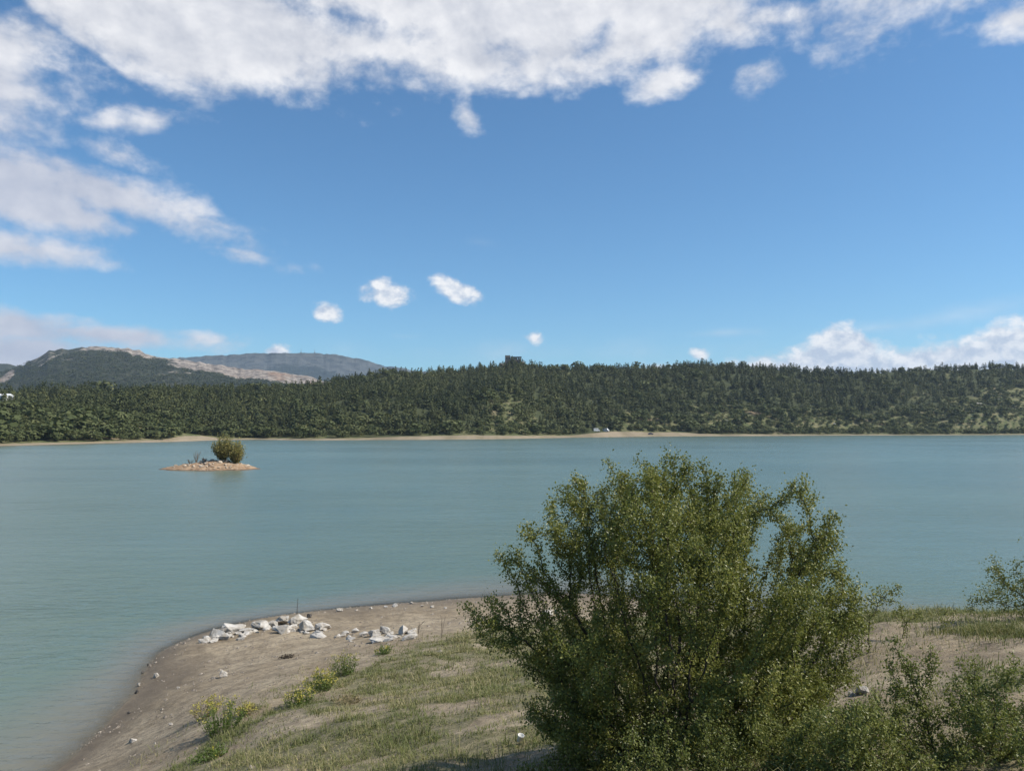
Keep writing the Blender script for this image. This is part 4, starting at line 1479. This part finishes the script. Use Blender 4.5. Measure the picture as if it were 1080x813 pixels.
ov = np.stack([oct_v[None, :, 0] * cr - oct_v[None, :, 1] * sr, oct_v[None, :, 0] * sr + oct_v[None, :, 1] * cr, np.repeat(oct_v[None, :, 2], len(c), 0)], -1) * jit * sz[:, None, None] + c[:, None]
gv = obj('gravel', mesh_from('gravel', ov.reshape(-1, 3), (oct_f[None] + (np.arange(len(c)) * 6)[:, None, None])  .reshape(-1, 3), (M_gravel,)))
tag(gv, 'fine gravel scattered over the beach', 'gravel', None, 'stuff')
# dark weed lying on the sand
b = hit(303, 694)
lv, lf = leaves_at(g.normal(size=(260, 3)) * np.array([.11, .07, .03]) + np.array([0, 0, .03]), .08, g, 0, .3, .2)
tag(obj('weed_clump', mesh_from('weed_clump', lv, lf, (M_bark,), {'tint': np.zeros(len(lv))}), None, b), 'small dark clump of dry weed lying on the bare sand', 'weed')

# white cup in the grass
b = hit(548, 785)
bm = bmesh.new()
prof = [(.0, .004), (.024, .004), (.026, .0), (.030, .0), (.036, .085), (.039, .088), (.036, .090), (.033, .086), (.027, .010), (0, .010)]
rings = []
for r_, z_ in prof:
    rings.append([bm.verts.new((r_ * math.cos(k * math.pi / 10), r_ * math.sin(k * math.pi / 10), z_)) for k in range(20)] if r_ > 0 else [bm.verts.new((0, 0, z_))])
for A, B in zip(rings[:-1], rings[1:]):
    for k in range(20):
        a0, a1 = A[k % len(A)], A[(k + 1) % len(A)]
        b0, b1 = B[k % len(B)], B[(k + 1) % len(B)]
        vs_ = [a0, a1, b1, b0]
        vs_ = [v_ for i_, v_ in enumerate(vs_) if v_ not in vs_[:i_]]
        if len(vs_) > 2:
            bm.faces.new(vs_)
cup = bm_obj('cup', bm, (M_plastic,), None, (b[0], b[1], b[2] + .025), True)
cup.rotation_euler = (.25, .2, 0)
tag(cup, 'small white plastic cup left in the shaded grass', 'cup')

# ------------------------------------------------------------------ the islet
IY = 150.0
ix = at_y(222, 486, IY)[0]


def islet_h(x, y):
    u = (x - ix) / 9.6
    v = (y - IY) / np.where(x < ix, 6.2, 6.8)
    r_ = np.sqrt(u * u + v * v * (1 + .5 * np.abs(u))) + fbm(x / 2.5, y / 2.5, 171, 4) * .24
    z_ = 1.55 * (1 - r_ ** 1.25) * (1 + .22 * np.exp(-((u - .3) / .35) ** 2))
    z_ = np.where(r_ < 1, z_, -(r_ - 1) * 5)
    return z_ + fbm(x / .8, y / .8, 173, 3) * .16


xs, ys = np.meshgrid(np.linspace(ix - 12, ix + 12, 150), np.linspace(IY - 9, IY + 9, 110), indexing='ij')
zs = np.maximum(islet_h(xs, ys), -3)
i = np.arange(149)[:, None] * 110
j = np.arange(109)[None, :]
f_ = np.stack([i + j, i + 110 + j, i + 110 + j + 1, i + j + 1], -1).reshape(-1, 4)
M_islet, t = mat('islet_soil')
P = objco(t)
ns = t.noise(P, 1.3, 6, .65)
nz = t.n('ShaderNodeSeparateXYZ', inp={0: P}).outputs[2]
c_ = t.mix(t.smooth(ns, .35, .65), (0.23, 0.145, 0.085), (0.37, 0.27, 0.18))
c_ = t.mix(t.smooth(nz, .02, .25, 1, 0), c_, (0.13, 0.085, 0.055))
out(t, pbsdf(t, c_, .95, bump(t, ns, .15, .9), .15))
isl = obj('islet', mesh_from('islet', np.c_[xs.ravel(), ys.ravel(), zs.ravel()], f_, (M_islet,), None, True))
tag(isl, 'low stony islet in the lake', None, None, 'structure')
g = np.random.default_rng(61)
irm = [rock_mesh('islet_stone', 1, .85, .7, 5000 + k, M_isl, 1) for k in range(6)]
cnt = 0
while cnt < 110:
    u, v_ = g.normal(.22, .42), g.normal(-.1, .5)
    x_, y_ = ix + u * 9, IY + v_ * 6
    h_ = float(islet_h(np.array([x_]), np.array([y_]))[0])
    if h_ < .03 or abs(u) > 1:
        continue
    o = obj('islet_stone', irm[cnt % 6], None, (x_, y_, h_ + .05))
    k = float(np.clip(g.lognormal(-1.25, .45), .13, .75)) * (1.0 if h_ > .4 else .7)
    o.scale = (k * g.uniform(.8, 1.4), k, k * g.uniform(.7, 1.2))
    o.rotation_euler.z = g.uniform(0, 6.28)
    side = 'left half' if x_ < ix else 'right half'
    lev = 'crown' if h_ > .75 else 'lower slope'
    tag(o, 'tan stone in the heap on the %s of the islet, %s' % (side, lev), 'stone', 'stones on the islet, %s, %s' % (side, lev))
    cnt += 1


def islet_bush(px, py, Wm, Hm, label, seed):
    g = np.random.default_rng(seed)
    x_ = at_y(px, py, IY)[0]
    z0 = float(islet_h(np.array([x_]), np.array([IY]))[0])
    o = empty('willow_bush', (x_, IY, z0))
    tag(o, label, 'bush')
    segs, pts = [], []
    for k in range(95):
        a = g.uniform(0, 6.28)
        r_ = Wm * .5 * math.sqrt(g.uniform(.02, 1))
        tip = np.array([math.cos(a) * r_, math.sin(a) * r_, Hm * (1 - .50 * (2 * r_ / Wm) ** 2.5) * g.uniform(.62, 1.05)])
        root = np.array([math.cos(a) * .25 * g.uniform(), math.sin(a) * .25, -.1])
        mid = root * .4 + tip * .6 + np.array([0, 0, -.12 * Hm * r_ / Wm]) + g.normal(size=3) * .1
        segs += [(root, mid, .05, .03), (mid, tip, .03, .012)]
        for m_ in range(44):
            tt = g.uniform(.18, 1.06)
            pts.append(root * (1 - tt) + tip * tt + g.normal(size=3) * .22)
    v, f_ = tubes(segs, 4)
    obj('branches', mesh_from('branches', v, f_, (M_bark,)), o)
    pts = np.array(pts)
    lv, lf = leaves_at(pts, .28, g, 0, .6, .8)
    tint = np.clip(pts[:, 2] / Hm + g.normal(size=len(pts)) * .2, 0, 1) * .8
    obj('foliage', mesh_from('foliage', lv, lf, (M_willow,), {'tint': np.repeat(tint, 4)}), o)


islet_bush(235, 486, 4.3, 5.1, 'rounded yellow green bush on the islet, the taller left one', 71)
islet_bush(249, 486, 3.6, 4.2, 'smaller olive bush on the islet, right of the taller one', 72)


def bare_shrub(px, py, Wm, Hm, label, seed, n_=16):
    g = np.random.default_rng(seed)
    x_ = at_y(px, py, IY - 1)[0]
    z0 = float(islet_h(np.array([x_]), np.array([IY - 1.0]))[0])
    segs = []
    for k in range(n_):
        a = g.uniform(0, 6.28)
        tip = np.array([math.cos(a) * Wm * .5 * g.uniform(.2, 1), math.sin(a) * Wm * .5, Hm * g.uniform(.6, 1)])
        mid = tip * .5 + g.normal(size=3) * .08
        segs += [((0, 0, -.1), mid, .03, .02), (mid, tip, .02, .012), (mid, tip * .9 + g.normal(size=3) * .2, .015, .01)]
    v, f_ = tubes(segs, 4)
    tag(obj('bare_shrub', mesh_from('bare_shrub', v, f_, (M_twig,)), None, (x_, IY - 1, z0)), label, 'shrub')


bare_shrub(207, 487, 1.6, 2.5, 'tall bare twiggy shrub on the left part of the islet', 81)
bare_shrub(201, 487, 1.4, 1.0, 'low bare brown shrub left of the tall twiggy one on the islet', 82)
bare_shrub(216, 487, 1.5, 1.1, 'low bare brown shrub between the twiggy shrub and the bushes on the islet', 83)


# ------------------------------------------------------------------ far shore: vehicles and buildings
def box(bm, x0, x1, y0, y1, z0, z1, taper=0.0):
    vs_ = [bm.verts.new(p) for p in ((x0, y0, z0), (x1, y0, z0), (x1, y1, z0), (x0, y1, z0), (x0 + taper, y0 + taper, z1), (x1 - taper, y0 + taper, z1), (x1 - taper, y1 - taper, z1), (x0 + taper, y1 - taper, z1))]
    for q in ((3, 2, 1, 0), (4, 5, 6, 7), (0, 1, 5, 4), (1, 2, 6, 5), (2, 3, 7, 6), (3, 0, 4, 7)):
        bm.faces.new([vs_[k] for k in q])


def vehicle(loc, rot, kind, paint, label, cat):
    o = empty('camper_van' if kind == 'van' else 'parked_car', loc)
    o.rotation_euler.z = rot
    tag(o, label, cat)
    if kind == 'van':
        prof = [(-2.7, .35), (2.55, .35), (2.7, .6), (2.65, 1.15), (1.95, 1.35), (1.35, 2.45), (1.1, 2.75), (-2.6, 2.75), (-2.7, 2.5)]
        hw, wr, wx = 1.05, .36, (-1.75, 1.75)
        win = [(-2.2, -1.0, 1.5, 2.15), (-.7, .4, 1.5, 2.15), (.65, 1.5, 1.4, 2.05)]
    else:
        prof = [(-2.05, .3), (2.05, .3), (2.15, .6), (2.05, .85), (1.1, .98), (.45, 1.45), (-1.1, 1.5), (-1.75, 1.1), (-2.1, 1.0), (-2.15, .6)]
        hw, wr, wx = .86, .31, (-1.3, 1.3)
        win = [(-1.15, -.25, 1.0, 1.36), (-.15, .6, 1.0, 1.34)]
    bm = bmesh.new()
    A = [bm.verts.new((x_, -hw, z_)) for x_, z_ in prof]
    B = [bm.verts.new((x_, hw, z_)) for x_, z_ in prof]
    bm.faces.new(A)
    bm.faces.new(B[::-1])
    for k in range(len(prof)):
        bm.faces.new((A[k], B[k], B[(k + 1) % len(prof)], A[(k + 1) % len(prof)]))
    bmesh.ops.recalc_face_normals(bm, faces=bm.faces)
    bmesh.ops.bevel(bm, geom=bm.edges[:], offset=.06, segments=2, affect='EDGES')
    bm_obj('body', bm, (paint,), o)
    for (x0, x1, z0, z1) in win:
        bm = bmesh.new()
        box(bm, x0, x1, -hw - .012, hw + .012, z0, z1)
        bm_obj('window', bm, (M_glass,), o)
    for wx_ in wx:
        for sy in (-1, 1):
            bm = bmesh.new()
            bmesh.ops.create_cone(bm, cap_ends=True, segments=20, radius1=wr, radius2=wr, depth=.22)
            w_ = bm_obj('wheel', bm, (M_black,), o, (wx_, sy * (hw - .05), wr))
            w_.rotation_euler.x = math.pi / 2
    return o


p = far_pt(629, 50)
vehicle(p, .25, 'van', M_white, 'white camper van parked among trees above the sandy cove, the left one', 'van')
p = far_pt(639, 49)
vehicle(p, -.5, 'van', M_white, 'white van parked above the sandy cove, right of the other white van', 'van')
p = far_pt(686, 17)
vehicle(p, .15, 'car', M_blue, 'dark blue car parked on the sand by the water', 'car')

# ruin on the ridge
pxr = 541.5
Yr = float(np.interp(pxr, RD[:, 0], RD[:, 1])) + 4
bx_ = (pxr - 540) / F * Yr
zr_ = H1(bx_, Yr)
ztop = at_y(pxr, 374.6, Yr)[2]
rt_ = empty('ruined_building', (bx_, Yr, zr_))
tag(rt_, 'ruined brown stone building on the crest of the wooded ridge', 'building')
hh = ztop - zr_
k = Yr / F
bm = bmesh.new()
box(bm, -9 * k, -3.0 * k, -4, 5, -2, hh * .96, .3)
bm_obj('tower', bm, (M_ruin,), rt_)
bm = bmesh.new()
for x0, x1 in ((-3.0, .4), (.9, 4.2), (4.7, 6.6), (7.2, 8.4)):
    box(bm, x0 * k + .01, x1 * k, -3, 4, -2, hh * .78)
box(bm, -3.0 * k + .02, 8.4 * k, -2.4, 3.6, -2, hh * .58)
bm_obj('wall', bm, (M_ruin,), rt_)
bm = bmesh.new()
box(bm, -3.0 * k + .03, 8.6 * k, -3.3, 4.3, hh * .78 + .01, hh * .84)
bm_obj('roof', bm, (M_roof,), rt_)
for x0, z0 in ((-7.6, .62), (-5.0, .62)):
    bm = bmesh.new()
    box(bm, x0 * k, (x0 + 1.2) * k, -4.05, -3.6, hh * z0, hh * (z0 + .16))
    bm_obj('window', bm, (M_glass,), rt_)
for kx, (dx, w_, h_) in enumerate(((-12, 6, 5), (11, 4, 3.5))):
    me = rock_mesh('crag', w_ * .8, 4, h_, 7000 + kx, M_ruin)
    tag(obj('crag', me, None, (bx_ + dx * k, Yr - 3, H1(bx_ + dx * k, Yr - 3) + h_ * .5)), 'brown crag on the ridge just %s of the ruined building' % ('left', 'right')[kx], 'rock')

# long white building at the far left
p = far_pt(3, 245)
wb = empty('white_building', p)
tag(wb, 'long low white building among trees at the left edge', 'building')
bm = bmesh.new()
box(bm, -7, 5, -4, 4, -2, 7.5)
bm_obj('wall', bm, (M_plaster,), wb)
bm = bmesh.new()
vs_ = [bm.verts.new(q) for q in ((-7.4, -4.4, 7.5), (5.4, -4.4, 7.5), (5.4, 4.4, 7.5), (-7.4, 4.4, 7.5), (-7.4, 0, 9), (5.4, 0, 9))]
for q in ((0, 1, 5, 4), (2, 3, 4, 5), (0, 4, 3), (1, 2, 5), (3, 2, 1, 0)):
    bm.faces.new([vs_[a] for a in q])
bm_obj('roof', bm, (M_white,), wb)
for x0 in (-5.5, -2.5, .5, 3):
    bm = bmesh.new()
    box(bm, x0, x0 + 1.2, -4.03, -3.8, 3.6, 5.2)
    bm_obj('window', bm, (M_glass,), wb)

# masts on the plateau
for px, hm_, lab in ((317.5, 30, 'left of the two thin masts on the plateau top'), (332, 26, 'right of the two thin masts on the plateau top')):
    q = at_y(px, 372.2, 6000)
    o = empty('antenna_mast', (q[0], q[1], q[2] - 8))
    tag(o, lab, 'mast')
    v, f_ = tubes([((0, 0, 0), (0, 0, hm_ + 8), 2.2, 1.0)], 6)
    obj('pole', mesh_from('pole', v, f_, (M_mast,)), o)
    bm = bmesh.new()
    box(bm, -4, 4, -4, 4, 0, 14, .2)
    bm_obj('equipment_hut', bm, (M_mast,), o)

# pale outcrops among the scrub
for k, (px, s_, w_, lab) in enumerate(((95, 62, 3.2, 'pale rock outcrop in the scrub left of the islet, upper of two'), (153, 46, 3.6, 'pale rock outcrop in the scrub just left of the islet, larger'), (146, 30, 2.6, 'low pale rock outcrop near the shore left of the islet'),
                                       (1032, 120, 4.5, 'pale rock outcrop on the scrub slope near the right edge'), (1052, 135, 3.6, 'smaller pale rock outcrop right of the other on the scrub slope'), (765, 70, 2.2, 'small pale rock in the scrub right of the dark blue car'),
                                       (392, 55, 2.4, 'small pale rock among the shore trees right of the islet'), (880, 60, 2.4, 'small pale rock in the scrub below the right skyline dip'))):
    p = far_pt(px, s_)
    me = rock_mesh('outcrop', w_, w_ * .7, w_ * .45, 8000 + k, M_rock, 2)
    tag(obj('outcrop', me, None, (p.x, p.y, p.z + w_ * .2 + .8)), lab, 'rock')
